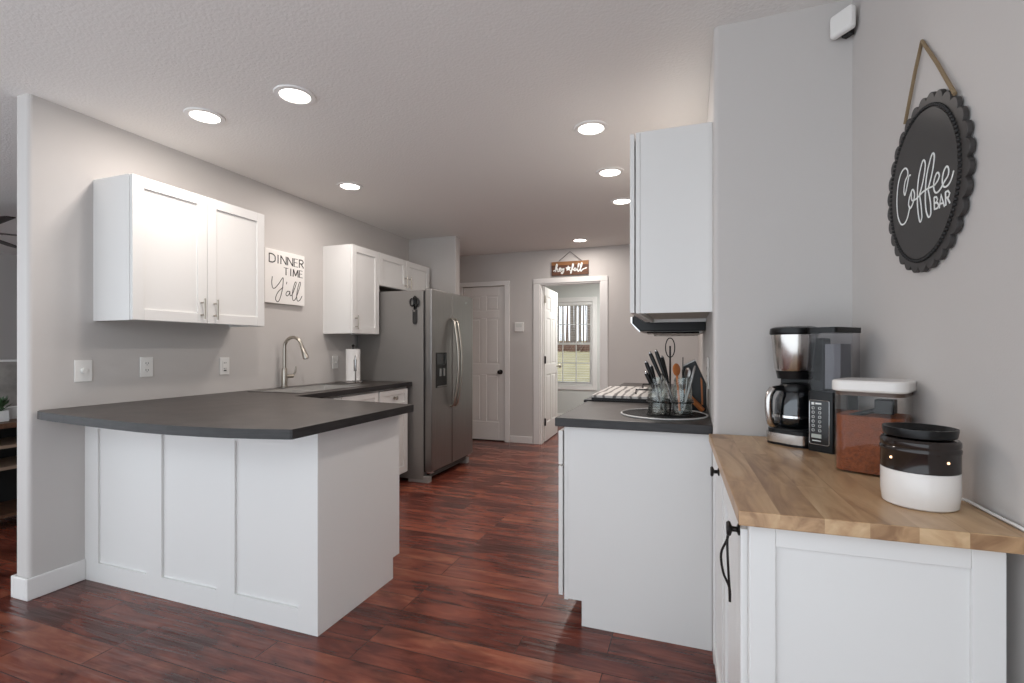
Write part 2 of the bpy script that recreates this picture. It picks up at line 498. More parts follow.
for s in (1, -1):
    obj('door_knob', MB().sphere((s * .065, .69, .965), .027, (.8, 1, 1)).tube([(s * .016, .69, .965), (s * .065, .69, .965)], .01), NICKEL, d2, world=False, smooth=True)

# window of the far room
wn = sempty('window_1', ((wxl + wxr) / 2, FY, wz0))
cas = MB().box(wxl - .075, wxl, FY - .016, FY, wz0 - .075, wz1 + .075).box(wxr, wxr + .075, FY - .016, FY, wz0 - .075, wz1 + .075)
cas.box(wxl, wxr, FY - .016, FY, wz1, wz1 + .075).box(wxl, wxr, FY - .016, FY, wz0 - .075, wz0)
struct('window_casing', cas, TRIM, wn, bevel=.004)
fr = MB(); t = .025
fr.box(wxl, wxl + t, FY + .02, FY + .11, wz0, wz1).box(wxr - t, wxr, FY + .02, FY + .11, wz0, wz1)
fr.box(wxl, wxr, FY + .02, FY + .11, wz0, wz0 + t).box(wxl, wxr, FY + .02, FY + .11, wz1 - t, wz1)
struct('window_frame', fr, TRIM, wn)
zm = (wz0 + wz1) / 2
for k, (a, b, yy) in enumerate(((wz0 + t, zm + .02, FY + .05), (zm - .02, wz1 - t, FY + .08))):
    sa = MB(); q = .032
    sa.box(wxl + t, wxl + t + q, yy, yy + .025, a, b).box(wxr - t - q, wxr - t, yy, yy + .025, a, b)
    sa.box(wxl + t, wxr - t, yy, yy + .025, a, a + q).box(wxl + t, wxr - t, yy, yy + .025, b - q, b)
    for i in (1, 2):
        xx = wxl + t + q + (wxr - wxl - 2 * t - 2 * q) * i / 3
        sa.box(xx - .008, xx + .008, yy + .006, yy + .019, a, b)
    sa.box(wxl + t, wxr - t, yy + .006, yy + .019, (a + b) / 2 - .008, (a + b) / 2 + .008)
    s_o = struct('window_sash', sa, TRIM, wn)
    obj('pane', MB().box(wxl + t + .01, wxr - t - .01, yy + .011, yy + .014, a + .01, b - .01), GLASS, s_o)
bl = thing('window_blind', 'white slatted blind with open slats hanging in the far room window', 'blind', ((wxl + wxr) / 2, FY + .03, wz0 + .03))
obj('headrail', MB().box(wxl + .005, wxr - .005, FY + .005, FY + .045, wz1 - .05, wz1 - .003), TRIM, bl)
sl = MB(); z = wz0 + .05
while z < wz1 - .06:
    sl.box(wxl + .008, wxr - .008, FY + .006, FY + .042, z, z + .0012); z += .04
obj('slats', sl, TRIM, bl)
obj('bottom_rail', MB().box(wxl + .008, wxr - .008, FY + .008, FY + .04, wz0 + .012, wz0 + .03), TRIM, bl)

# ================================================================ OUTSIDE
GRASS = mat('winter_grass', rgb(142, 132, 98), 0.95, var=0.25, vscale=0.8)
BARK = mat('grey_bark', rgb(124, 114, 106), 0.95, var=0.3, vscale=6)
BRUSH = mat('brown_brush', rgb(120, 92, 78), 1.0, var=0.4, vscale=1.5)
g = MB().prism([(8.25, -.35), (40, .95), (90, 2.6), (90, 2.0), (8.25, -.8)], -40, 15, Matrix(((0, 0, 1, 0), (1, 0, 0, 0), (0, 1, 0, 0), (0, 0, 0, 1))))
tag(obj('lawn', g, GRASS), 'dry green winter lawn sloping up to the woods outside the window', 'lawn', kind='stuff')


def gz(y): return -.35 + (y - 8.25) * (1.3 / 31.75) if y < 40 else .95 + (y - 40) * (1.65 / 50)


def tree(x, y, h, r, label):
    mb = MB(); z0 = gz(y) - .1
    pts = [Vector((x + .12 * math.sin(i * 1.3 + x) * (i / 6), y, z0 + h * i / 6)) for i in range(7)]
    mb.tube(pts, [r * (1.25 - .95 * i / 6) for i in range(7)], 8)
    br = mb
    for k in range(11):
        a = random.uniform(0, 6.28); t0 = random.uniform(.18, .95); i = int(t0 * 6); p = pts[i].lerp(pts[min(6, i + 1)], t0 * 6 - i)
        L_ = h * random.uniform(.12, .26) * (1.2 - t0)
        q = p + Vector((math.cos(a) * L_, math.sin(a) * L_, L_ * random.uniform(.5, 1.2)))
        mid = p.lerp(q, .5) + Vector((0, 0, -.1 * L_))
        br.tube([p, mid, q], [r * .22, r * .14, r * .05], 5)
        for _ in range(3):
            a2 = random.uniform(0, 6.28); q2 = mid + Vector((math.cos(a2), math.sin(a2), 1.1)) * L_ * .4
            br.tube([mid, q2], [r * .12, r * .04], 4)
    o = obj('bare_tree', mb, BARK); tag(o, label, 'tree', 'bare trees at the edge of the lawn')
    return o


tree_spec = [(548, 34, 16, .10), (558, 33, 15, .07), (562.5, 40, 14, .06), (572, 31, 17, .13), (575.5, 34, 17, .10), (580, 30, 16, .10),
             (583.5, 38, 15, .06), (588.5, 31, 16, .09), (594, 35, 15, .12), (602, 34, 16, .12), (538, 36, 15, .12), (567, 42, 14, .05)]
tnames = ['beyond the open door edge', 'nearest the open door at the left of the panes', 'thin, just right of the leftmost visible trunk', 'thickest, in the middle of the window', 'thick, close right of the thickest trunk',
          'speckled, right of the thick pair', 'thinner, between the speckled trunk and the right one', 'dark, near the right edge of the glass', 'behind the right casing', 'far right, beyond the casing', 'far left, behind the door', 'thinnest, left of the thickest trunk']
for (px, y, h, r), nm in zip(tree_spec, tnames):
    y += 12; p = pix(px, 340, 'y', y)
    tree(p.x, y, h * 1.3, r * 1.2, 'bare grey tree trunk ' + nm)
bs = MB(); random.seed(3)
for i in range(1500):
    x = random.uniform(-22, 4); y = random.uniform(39, 44); z = gz(y)
    bs.tube([(x, y, z - .1), (x + random.uniform(-.5, .5), y, z + random.uniform(.3, .8))], [.09, .03], 3)
for i in range(90):
    x = random.uniform(-22, 4); y = random.uniform(44, 52)
    bs.tube([(x, y, gz(y) - .1), (x + random.uniform(-.3, .3), y, gz(y) + random.uniform(6, 13))], [.05, .012], 4)
tag(obj('undergrowth', bs, BRUSH), 'brown brush and thin saplings beyond the lawn', 'undergrowth', kind='stuff')

# ================================================================ DOWNLIGHTS
dl_spec = [(205, 116, .085, 'above the left double-door wall cabinet'), (295, 95, .085, 'over the peninsula, nearest the camera on the left'),
           (350, 186, .085, 'third along the left wall, before the single-door cabinet'), (591, 128, .085, 'nearest of the row left of the tall right cabinet'),
           (610, 172, .085, 'middle of the row left of the tall right cabinet'), (622, 201, .085, 'farthest of the row beside the tall right cabinet'),
           (580, 240, .085, 'in front of the doorway at the back wall')]
proto = None
for px, py, r, where in dl_spec:
    p = pix(px, py, 'z', CEIL)
    lab = 'recessed downlight ' + where
    if proto is None:
        proto = thing('recessed_downlight', lab, 'ceiling light', (p.x, p.y, CEIL), group='recessed downlights')
        obj('trim_ring', MB().lathe([(.068, -.002), (.072, -.008), (.094, -.006), (.097, 0), (.068, 0)], None, 40), TRIM, proto, world=False, smooth=True)
        obj('lens', MB().lathe([(0, -.0035), (.070, -.0035), (.070, -.001), (0, -.001)], None, 40), LENS, proto, world=False)
        ld = bpy.data.lights.new('lamp', 'AREA'); ld.shape = 'DISK'; ld.size = .13; ld.energy = LAMP_W; ld.color = (1.0, .92, .86)
        lo = bpy.data.objects.new('lamp', ld); C.objects.link(lo); lo.parent = proto; lo.location = (0, 0, -.012)
    else:
        dup(proto, (p.x, p.y, CEIL), label=lab)

fl = thing('added_fill_lamp', 'unseen round fill lamp added to brighten the small room beyond the doorway', 'ceiling light', (-1.2, 6.9, CEIL))  # out-of-view fixture, added only to brighten the far room
obj('base', MB().lathe([(0, -.001), (.15, -.001), (.15, -.02), (0, -.02)], None, 32), NICKEL, fl, world=False)
obj('shade', MB().lathe([(.14, -.02), (.135, -.05), (.09, -.085), (0, -.10)], None, 32), LENS, fl, world=False, smooth=True)
ld2 = bpy.data.lights.new('lamp', 'AREA'); ld2.shape = 'DISK'; ld2.size = .28; ld2.energy = 26; ld2.color = (1, .99, .96)
lo2 = bpy.data.objects.new('lamp', ld2); C.objects.link(lo2); lo2.parent = fl; lo2.location = (0, 0, -.11)

# ================================================================ WALL CABINETS, left wall
def wall_cab_left(label, y0, y1, z0, z1, doors, cat='wall cabinet', under=False):
    """doors: list of (ya, yb, handle_y or None, handle_z)"""
    xf = -2.719
    t = thing('wall_cabinet', label, cat, (WX, (y0 + y1) / 2, z0))
    xb = xf - .0195
    mb = MB().box(WX, xb, y0, y0 + .016, z0, z1).box(WX, xb, y1 - .016, y1, z0, z1).box(WX, xb, y0 + .016, y1 - .016, z1 - .016, z1)
    mb.box(xb, xf, y0, y0 + .036, z0, z1).box(xb, xf, y1 - .036, y1, z0, z1).box(xb, xf, y0 + .036, y1 - .036, z0, z0 + .03).box(xb, xf, y0 + .036, y1 - .036, z1 - .03, z1)
    obj('body', mb, CAB, t)
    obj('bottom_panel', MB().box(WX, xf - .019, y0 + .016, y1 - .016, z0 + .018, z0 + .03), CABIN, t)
    for ya, yb, hy, hz in doors:
        M = frame_M((xf + .001, ya, z0 + .002), (0, 1, 0), (1, 0, 0))
        d = obj('door', shaker(M, yb - ya, z1 - z0 - .004), CAB, t, bevel=.0015)
        if hy is not None:
            Mh = frame_M((xf + .02, 0, 0), (0, 1, 0), (1, 0, 0))
            obj('handle', bar_pull(Mh, hy, hz, .12), NICKEL, d, smooth=True)
    return t


wall_cab_left('white double-door shaker wall cabinet above the peninsula, nearest on the left wall', 1.715, 2.555, 1.365, 2.12,
              [(1.717, 2.134, 2.095, 1.45), (2.138, 2.553, 2.178, 1.45)])
wall_cab_left('white single-door shaker wall cabinet above the paper towels beside the fridge', 3.47, 3.857, 1.345, 2.106,
              [(3.472, 3.855, 3.51, 1.44)])
wall_cab_left('short white double-door wall cabinet over the refrigerator', 3.858, 4.79, 1.80, 2.106,
              [(3.860, 4.322, 4.285, 1.88), (4.326, 4.788, 4.363, 1.88)])

# ================================================================ PENINSULA
pc = thing('peninsula_cabinet', 'white peninsula base cabinet with three recessed back panels under the charcoal countertop', 'base cabinet', (-2.25, 1.95, 0))
obj('body', MB().box(-3.005, -1.50, 1.69, 2.24, .1, .874).box(-3.005, -1.50, 1.69, 2.19, 0, .1), CAB, pc)
bp = MB()
PY0, PY1 = 1.675, 1.689
bp.box(-3.005, -1.479, PY1 - .002, PY1, 0, .874)
_st = ((-3.005, -2.90), (-2.53, -2.425), (-2.06, -1.948), (-1.585, -1.4785))
for a, b in _st: bp.box(a, b, PY0, PY1, 0, .874)
for (a0_, a), (b, b0_) in zip(_st, _st[1:]): bp.box(a, b, PY0, PY1, 0, .1).box(a, b, PY0, PY1, .80, .874)
obj('back_panel', bp, CAB, pc)
spn = MB().prism([(1.6885, 0), (2.235, 0), (2.235, .11), (2.295, .11), (2.295, .875), (1.6885, .875)], -1.499, -1.478,
                 Matrix(((0, 0, 1, 0), (1, 0, 0, 0), (0, 1, 0, 0), (0, 0, 0, 1))))
obj('side_panel', spn, CAB, pc, bevel=.0015)
for k in range(3):
    xa = -1.98 + .16 * 0 - .0
for xa, xb in ((-1.94, -1.51), (-2.38, -1.95)):
    M = frame_M((xb, 2.243, .12), (-1, 0, 0), (0, 1, 0))
    d = obj('door', shaker(M, xb - xa, .56), CAB, pc, bevel=.0015)
    obj('handle', knob_mb((xa + .05, 2.262, .62), (0, 1, 0)), NICKEL, d, smooth=True)
    M = frame_M((xb, 2.243, .70), (-1, 0, 0), (0, 1, 0))
    d = obj('drawer_front', shaker(M, xb - xa, .165, .045), CAB, pc, bevel=.0015)
    obj('knob', knob_mb(((xa + xb) / 2, 2.262, .78), (0, 1, 0)), NICKEL, d, smooth=True)

# ---- sink run base cabinets (behind the peninsula)
def base_left(name, label, y0, y1, drawer=True):
    t = thing(name, label, 'base cabinet', (WX, (y0 + y1) / 2, 0))
    xf = -2.415
    bx = MB().box(WX + .003, xf, y0, y0 + .018, .1, .874).box(WX + .003, xf, y1 - .018, y1, .1, .874).box(WX + .003, xf, y0, y1, .1, .118).box(xf - .02, xf, y0, y1, .67, .71)
    bx.box(xf - .02, xf, y0, y1, .85, .874).box(xf - .02, xf, y0, y0 + .04, .1, .874).box(xf - .02, xf, y1 - .04, y1, .1, .874)
    obj('body', bx, CAB, t)
    obj('toe_kick', MB().box(xf - .09, xf - .075, y0, y1, 0, .1), CAB, t)
    n = 2 if y1 - y0 > .6 else 1
    wd = (y1 - y0 - .02) / n
    for k in range(n):
        ya = y0 + .01 + k * wd
        M = frame_M((xf + .001, ya + .002, .112), (0, 1, 0), (1, 0, 0))
        d = obj('door', shaker(M, wd - .004, .57), CAB, t, bevel=.0015)
        hy = ya + wd - .05 if (k == 0 and n == 2) else ya + .05
        obj('handle', bar_pull(frame_M((xf + .02, 0, 0), (0, 1, 0), (1, 0, 0)), hy, .60, .12), NICKEL, d, smooth=True)
        M = frame_M((xf + .001, ya + .002, .70), (0, 1, 0), (1, 0, 0))
        d = obj('drawer_front', shaker(M, wd - .004, .16, .045), CAB, t, bevel=.0015)
        if drawer: obj('knob', knob_mb((xf + .02, ya + wd / 2, .79), (1, 0, 0), .018, .03), NICKEL, d, smooth=True)
    return t


base_left('base_cabinet', 'white base cabinet under the kitchen sink', 2.50, 3.42, False)
base_left('base_cabinet', 'narrow white base cabinet with a knobbed drawer beside the refrigerator', 3.422, 3.865)

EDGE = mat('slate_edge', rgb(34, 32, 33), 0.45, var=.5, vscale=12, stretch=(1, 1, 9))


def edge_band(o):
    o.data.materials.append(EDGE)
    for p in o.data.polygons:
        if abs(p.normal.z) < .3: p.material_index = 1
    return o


# ---- countertop (continuous, L shaped) with sink cut-out
ct = MB()
pen = [(WX, 1.485), (-2.975, 1.46), (-2.918, 1.446), (-2.70, 1.418), (-2.466, 1.395), (-2.3, 1.379), (-2.125, 1.368), (-1.95, 1.367), (-1.785, 1.379), (-1.66, 1.395), (-1.55, 1.418), (-1.412, 1.452),
       (-1.405, 1.458), (-1.405, 2.32), (-1.41, 2.328), (-1.93, 2.39), (-2.37, 2.475), (WX, 2.475)]
ct.prism(pen, .876, .914)
hx0, hx1, hy0, hy1 = -2.90, -2.47, 2.63, 3.36
ct.box(WX, -2.37, 2.475, hy0, .876, .914).box(WX, -2.37, hy1, 3.885, .876, .914)
ct.box(WX, hx0, hy0, hy1, .876, .914).box(hx1, -2.37, hy0, hy1, .876, .914)
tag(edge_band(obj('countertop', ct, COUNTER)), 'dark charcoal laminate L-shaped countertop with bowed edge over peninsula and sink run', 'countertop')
sk = thing('kitchen_sink', 'stainless steel drop-in sink set in the charcoal countertop by the faucet', 'sink', (-2.68, 3.0, .914))
bm_ = MB(); o_ = .018
a0, a1, b0, b1 = hx0 + .004, hx1 - .004, hy0 + .004, hy1 - .004
for q in ((a0, a0 + .012, b0, b1), (a1 - .012, a1, b0, b1), (a0, a1, b0, b0 + .012), (a0, a1, b1 - .012, b1)):
    bm_.box(*q, .74, .916)
bm_.box(a0, a1, b0, b1, .73, .742).box(a0, a1, 2.99, 3.02, .742, .90)
obj('basin', bm_, mat('sink_steel', rgb(205, 203, 200), 0.45, 0.75), sk)
rim = MB()
for q in ((hx0 - o_, hx0 + .02, hy0 - o_, hy1 + o_), (hx1 - .02, hx1 + o_, hy0 - o_, hy1 + o_), (hx0, hx1, hy0 - o_, hy0 + .02), (hx0, hx1, hy1 - .02, hy1 + o_)):
    rim.box(*q, .9145, .9185)
obj('rim', rim, STEEL, sk, bevel=.001)
for y in (2.81, 3.19): obj('drain', MB().lathe([(0, 0), (.03, 0), (.042, .003), (.042, .005), (0, .004)], Matrix.Translation((-2.69, y, .7425))), CHROME, sk, smooth=True)

fc = thing('kitchen_faucet', 'brushed nickel gooseneck pull-down faucet behind the sink', 'faucet', (-2.955, 2.985, .914))
fx, fy = -2.955, 2.985
obj('base', MB().lathe([(0, 0), (.028, 0), (.028, .01), (.022, .016), (.021, .14), (.018, .15), (0, .15)], Matrix.Translation((fx, fy, .9145)), 24), NICKEL, fc, smooth=True)
arc = [(fx, fy, 1.05), (fx, fy, 1.20)]
for i in range(13):
    a = math.pi - math.pi * .92 * i / 12
    arc.append((fx + .078 + .078 * math.cos(a), fy + .001 * i, 1.225 + .078 * math.sin(a)))
obj('spout', MB().tube(arc, .0125, 14), NICKEL, fc, smooth=True)
e = Vector(arc[-1]); dirv = (Vector(arc[-1]) - Vector(arc[-2])).normalized()
obj('spray_head', MB().tube([e, e + dirv * .03, e + dirv * .04, e + dirv * .10, e + dirv * .115], [.0135, .0135, .016, .022, .019], 16), NICKEL, fc, smooth=True)
obj('handle', MB().tube([(fx, fy + .018, 1.0), (fx + .012, fy + .075, 1.0)], .015, 14).tube([(fx + .012, fy + .072, 1.0), (fx + .02, fy + .09, 1.03), (fx + .022, fy + .096, 1.075)], [.008, .007, .005], 10), NICKEL, fc, smooth=True)

pt = thing('paper_towel_holder', 'chrome paper towel stand with a white roll on the counter beside the refrigerator', 'paper towel holder', (-2.80, 3.61, .914))
T = Matrix.Translation((-2.80, 3.61, .9145))
obj('base', MB().lathe([(0, 0), (.082, 0), (.085, .006), (.078, .014), (.02, .018), (0, .018)], T, 32), CHROME, pt, smooth=True)
obj('post', MB().tube([(-2.80, 3.61, .93), (-2.80, 3.61, 1.235)], .007).sphere((-2.80, 3.61, 1.24), .013), BRONZE, pt, smooth=True)
obj('paper_roll', MB().lathe([(.02, .021), (.06, .021), (.061, .03), (.061, .288), (.06, .296), (.02, .296), (.02, .021)], T, 36), PAPER, pt, smooth=True)
obj('tension_arm', MB().tube(smooth_line([(-2.735, 3.56, .93), (-2.73, 3.552, 1.0), (-2.728, 3.55, 1.10), (-2.732, 3.553, 1.15), (-2.742, 3.556, 1.10)]), .005).box(-2.736, -2.728, 3.535, 3.565, 1.02, 1.12), CHROME, pt, smooth=True)

# ================================================================ REFRIGERATOR
fg = thing('refrigerator', 'stainless side-by-side refrigerator with ice dispenser, grey side toward the counter', 'refrigerator', (-2.55, 4.34, 0))
fy0, fy1 = 3.90, 4.785
obj('body', MB().box(-2.97, -2.262, fy0, fy1, .03, 1.745), FRSIDE, fg, bevel=.004)
obj('gasket', MB().box(-2.262, -2.246, fy0 + .012, fy1 - .012, .10, 1.735), BLACKM, fg)
ysp = 4.302
fd = obj('freezer_door', MB().box(-2.246, -2.175, fy0, ysp - .003, .105, 1.755), STEEL, fg, bevel=.010, seg=3)
rd = obj('refrigerator_door', MB().box(-2.246, -2.175, ysp + .003, fy1, .105, 1.755), STEEL, fg, bevel=.010, seg=3)
for yy, par in ((ysp - .035, fd), (ysp + .035, rd)):
    pts = [(-2.178, yy, 1.50), (-2.155, yy, 1.50), (-2.135, yy, 1.47)]
    for i in range(1, 12):
        q = i / 12
        pts.append((-2.135 + .045 * math.sin(math.pi * q), yy, 1.47 - .78 * q))
    pts += [(-2.135, yy, .69), (-2.155, yy, .66), (-2.178, yy, .66)]
    obj('handle', MB().tube(pts, .0125, 12), NICKEL, par, smooth=True)
dp = obj('dispenser', MB().box(-2.176, -2.172, 3.975, 4.185, .855, 1.178), BLACK, fd, bevel=.001)
obj('dispenser_controls', MB().box(-2.173, -2.170, 3.99, 4.17, 1.07, 1.165), mat('control_glass', rgb(22, 26, 30), .15), dp)
for yy in (4.03, 4.10): obj('paddle', MB().box(-2.173, -2.160, yy, yy + .03, .96, 1.03), mat('grey_paddle', rgb(120, 122, 120), .3), dp, bevel=.002)
obj('drip_tray', MB().box(-2.173, -2.160, 3.99, 4.17, .86, .872), STEEL, dp)
obj('kick_grille', MB().box(-2.30, -2.235, fy0 + .06, fy1 - .04, .035, .088), BLACKM, fg)
gr = MB()
for i in range(3): gr.box(-2.237, -2.228, fy0 + .07, fy1 - .05, .042 + i * .016, .050 + i * .016)
obj('grille_slats', gr, mat('grille_grey', rgb(92, 92, 90), .4), fg)
for yy in (fy0, fy1 - .075): obj('front_foot', MB().box(-2.42, -2.215, yy + .002, yy + .072, 0, .062), mat('foot_grey', rgb(140, 138, 135), .4), fg, bevel=.006)
for yy in (fy0 + .01, fy1 - .07): obj('hinge_cover', MB().box(-2.235, -2.19, yy, yy + .06, .088, .104), CHROME, fg, bevel=.003)
obj('rear_foot', MB().box(-2.95, -2.88, fy0 + .01, fy1 - .01, 0, .031), BLACKM, fg)
badge = pix(466, 303, 'x', -2.175)
obj('badge', MB().box(-2.1755, -2.1735, badge.y - .02, badge.y + .02, badge.z - .006, badge.z + .006), CHROME, rd)
# scissors in a magnetic sheath
sc = thing('scissors', 'black handled kitchen scissors in a magnetic sheath on the grey refrigerator side', 'scissors', (-2.345, 3.897, 1.43))
Y = 3.892
obj('sheath', MB().prism([(-.022, 0), (-.014, -.016), (0, -.021), (.014, -.016), (.022, 0), (.022, .11), (-.022, .11)], 0, .010, Matrix(((1, 0, 0, -2.345), (0, 0, 1, Y - .003), (0, 1, 0, 1.455), (0, 0, 0, 1)))), BLACKM, sc)
obj('blade', MB().box(-2.358, -2.340, Y - .004, Y, 1.55, 1.605), STEEL, sc)
for s in (-1, 1):
    ring = [(-2.345 + s * .026 + .020 * math.cos(a), Y - .006, 1.635 + .034 * math.sin(a)) for a in [i * math.pi / 8 for i in range(16)]]
    obj('handle_loop', MB().tube(ring, .0065, 8, closed=True), BLACK, sc, smooth=True)
obj('pivot', MB().prism([(-.012, 0), (.012, 0), (.024, .05), (.02, .115), (0, .13), (-.02, .115), (-.012, .05)], 0, .008, Matrix(((1, 0, 0, -2.343), (0, 0, 1, Y - .004), (0, 1, 0, 1.565), (0, 0, 0, 1)))), BLACK, sc)

# ================================================================ RIGHT SIDE
XR = .085
# near base cabinet
rc = thing('base_cabinet', 'white right-hand base cabinet with plain end panel facing the camera', 'base cabinet', (-.2, 2.45, 0))
obj('end_panel', MB().prism([(-.447, 0), (XR - .002, 0), (XR - .002, .875), (-.508, .875), (-.508, .11), (-.447, .11)], -2.148, -2.134, Matrix(((1, 0, 0, 0), (0, 0, -1, 0), (0, 1, 0, 0), (0, 0, 0, 1)))), CAB, rc, bevel=.001)
obj('body', MB().box(-.505, XR - .002, 2.149, 2.80, .105, .874).box(-.45, XR - .002, 2.149, 2.80, 0, .105), CAB, rc)
obj('face_frame', MB().box(-.525, -.5085, 2.134, 2.80, .105, .874), CAB, rc)
M = frame_M((-.534, 2.79, .70), (0, -1, 0), (-1, 0, 0))
d = obj('drawer_front', shaker(M, .65, .15, .045), CAB, rc, bevel=.0015)
obj('knob', knob_mb((-.553, 2.47, .775), (-1, 0, 0)), NICKEL, d, smooth=True)
M = frame_M((-.534, 2.79, .118), (0, -1, 0), (-1, 0, 0))
d = obj('door', shaker(M, .65, .575), CAB, rc, bevel=.0015)
obj('handle', bar_pull(frame_M((-.553, 2.7, .6), (0, -1, 0), (-1, 0, 0)), 0, 0), NICKEL, d, smooth=True)
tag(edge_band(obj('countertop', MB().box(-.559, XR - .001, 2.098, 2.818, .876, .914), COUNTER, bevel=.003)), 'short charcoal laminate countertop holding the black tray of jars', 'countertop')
# range
rg = thing('kitchen_range', 'black freestanding range beneath the striped wooden stove cover', 'range', (-.22, 3.2, 0))
obj('body', MB().box(-.52, XR - .003, 2.825, 3.58, .02, .905), BLACKM, rg)
obj('cooktop', MB().box(-.58, XR - .003, 2.822, 3.583, .905, .921), BLACK, rg, bevel=.004)
od = obj('oven_door', MB().box(-.565, -.522, 2.83, 3.575, .25, .79), BLACK, rg, bevel=.004)
obj('handle', MB().tube([(-.60, 2.88, .75), (-.60, 3.53, .75)], .012).tube([(-.565, 2.9, .75), (-.60, 2.9, .75)], .009).tube([(-.565, 3.51, .75), (-.60, 3.51, .75)], .009), STEEL, od, smooth=True)
obj('control_panel', MB().box(-.565, -.522, 2.83, 3.575, .80, .90), STEEL, rg)
obj('storage_drawer', MB().box(-.56, -.522, 2.83, 3.575, .05, .235), BLACK, rg, bevel=.003)
# stove cover
STRIPE = mat('striped_whitewash', rgb(225, 220, 216), .65)
_n = STRIPE.node_tree; _b = _n.nodes['Principled BSDF']
_tc = _n.nodes.new('ShaderNodeTexCoord')
_wv = _n.nodes.new('ShaderNodeTexWave'); _wv.bands_direction = 'X'; _wv.inputs['Scale'].default_value = 6.5
_wv.inputs['Distortion'].default_value = 3.5; _wv.inputs['Detail'].default_value = 3; _wv.inputs['Detail Scale'].default_value = 2.5
_cr = _n.nodes.new('ShaderNodeValToRGB'); _cr.color_ramp.elements[0].position = .08; _cr.color_ramp.elements[0].color = rgb(112, 108, 106)
_cr.color_ramp.elements[1].position = .42; _cr.color_ramp.elements[1].color = rgb(200, 196, 192)
_mp = _n.nodes.new('ShaderNodeMapping'); _mp.inputs['Scale'].default_value = (1, .25, 1)
_n.links.new(_tc.outputs['Object'], _mp.inputs[0]); _n.links.new(_mp.outputs[0], _wv.inputs['Vector'])
_n.links.new(_wv.outputs['Fac'], _cr.inputs[0]); _n.links.new(_cr.outputs[0], _b.inputs['Base Color'])
sv = thing('stove_cover', 'whitewashed striped wooden stove cover board on top of the range', 'stove cover', (-.22, 3.2, .921))
bd = MB()
for i in range(9):
    x0 = -.535 + i * .066
    bd.box(x0, min(x0 + .0645, .07), 2.835, 3.56, .934, .948)
obj('board', bd, STRIPE, sv, bevel=.001)
obj('frame', MB().box(-.535, .07, 2.829, 2.85, .9215, .934).box(-.535, .07, 3.545, 3.566, .9215, .934).box(-.535, -.515, 2.85, 3.545, .9215, .934).box(.05, .07, 2.85, 3.545, .9215, .934), BLACKM, sv)
for y in (2.98, 3.44):
    obj('handle', MB().tube([(-.30, y, .948), (-.30, y, .975), (-.19, y, .975), (-.19, y, .948)], .005, 8), BLACK, sv, smooth=True)
# far base cabinet and top
fcab = thing('base_cabinet', 'white base cabinet beyond the range near the doorway', 'base cabinet', (-.22, 4.0, 0))
obj('body', MB().box(-.505, XR - .002, 3.60, 4.40, .105, .874).box(-.45, XR - .002, 3.60, 4.40, 0, .105), CAB, fcab)
for k in range(2):
    M = frame_M((-.5065, 4.395 - k * .4, .118), (0, -1, 0), (-1, 0, 0))
    d = obj('door', shaker(M, .39, .575), CAB, fcab)
    M = frame_M((-.5065, 4.395 - k * .4, .70), (0, -1, 0), (-1, 0, 0))
    d = obj('drawer_front', shaker(M, .39, .15, .045), CAB, fcab)
    obj('knob', knob_mb((-.526, 4.2 - k * .4, .775), (-1, 0, 0)), NICKEL, d, smooth=True)
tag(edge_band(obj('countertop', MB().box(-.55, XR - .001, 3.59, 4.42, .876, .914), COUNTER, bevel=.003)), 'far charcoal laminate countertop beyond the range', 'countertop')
# uppers, right
def wall_cab_right(label, y0, y1, z0, z1, doors):
    t = thing('wall_cabinet', label, 'wall cabinet', (XR, (y0 + y1) / 2, z0)); xf = -.197
    mb = MB().box(xf, XR, y0, y0 + .016, z0, z1).box(xf, XR, y1 - .016, y1, z0, z1).box(xf, XR, y0, y1, z1 - .016, z1)
    obj('body', mb, CAB, t, bevel=.001)
    f2 = MB().box(xf - .019, xf - .001, y0, y0 + .036, z0, z1).box(xf - .019, xf - .001, y1 - .036, y1, z0, z1).box(xf - .019, xf - .001, y0, y1, z0, z0 + .03).box(xf - .019, xf - .001, y0, y1, z1 - .03, z1)
    obj('face_frame', f2, CAB, t, bevel=.001)
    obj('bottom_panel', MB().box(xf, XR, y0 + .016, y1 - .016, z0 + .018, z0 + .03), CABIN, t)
    for ya, yb, hy in doors:
        M = frame_M((xf - .0245, yb, z0 + .002), (0, -1, 0), (-1, 0, 0))
        d = obj('door', shaker(M, yb - ya, z1 - z0 - .004), CAB, t, bevel=.0015)
        obj('handle', bar_pull(frame_M((xf - .044, hy, z0 + .1), (0, -1, 0), (-1, 0, 0)), 0, 0, .12), NICKEL, d, smooth=True)
wall_cab_right('tall white wall cabinet on the right with its plain side facing the camera', 2.134, 2.93, 1.366, 2.13, [(2.137, 2.53, 2.49), (2.534, 2.927, 2.57)])
wall_cab_right('short white wall cabinet above the range hood', 2.932, 3.69, 1.55, 2.13, [(2.935, 3.31, 3.27), (3.314, 3.687, 3.35)])
hd = thing('range_hood', 'black under-cabinet range hood with chrome corner, below the right cabinets', 'range hood', (-.1, 3.3, 1.316))
hM = Matrix(((1, 0, 0, 0), (0, 0, 1, 0), (0, 1, 0, 0), (0, 0, 0, 1)))
obj('shell', MB().prism([(XR - .002, 1.318), (-.272, 1.318), (-.318, 1.365), (-.318, 1.40), (-.197, 1.548), (XR - .002, 1.548)], 2.965, 3.69, hM), BLACK, hd, bevel=.004)
obj('front_visor', MB().prism([(-.276, 1.312), (-.300, 1.335), (-.328, 1.37), (-.328, 1.402), (-.319, 1.402), (-.319, 1.365), (-.274, 1.318)], 2.955, 3.70, hM), CHROME, hd)
obj('filter', MB().box(-.22, .06, 3.05, 3.60, 1.308, 1.3178), STEEL, hd)
for y in (3.02, 3.62): obj('light_rail', MB().tube([(-.24, y, 1.309), (.05, y, 1.309)], .006, 8), CHROME, hd, smooth=True)
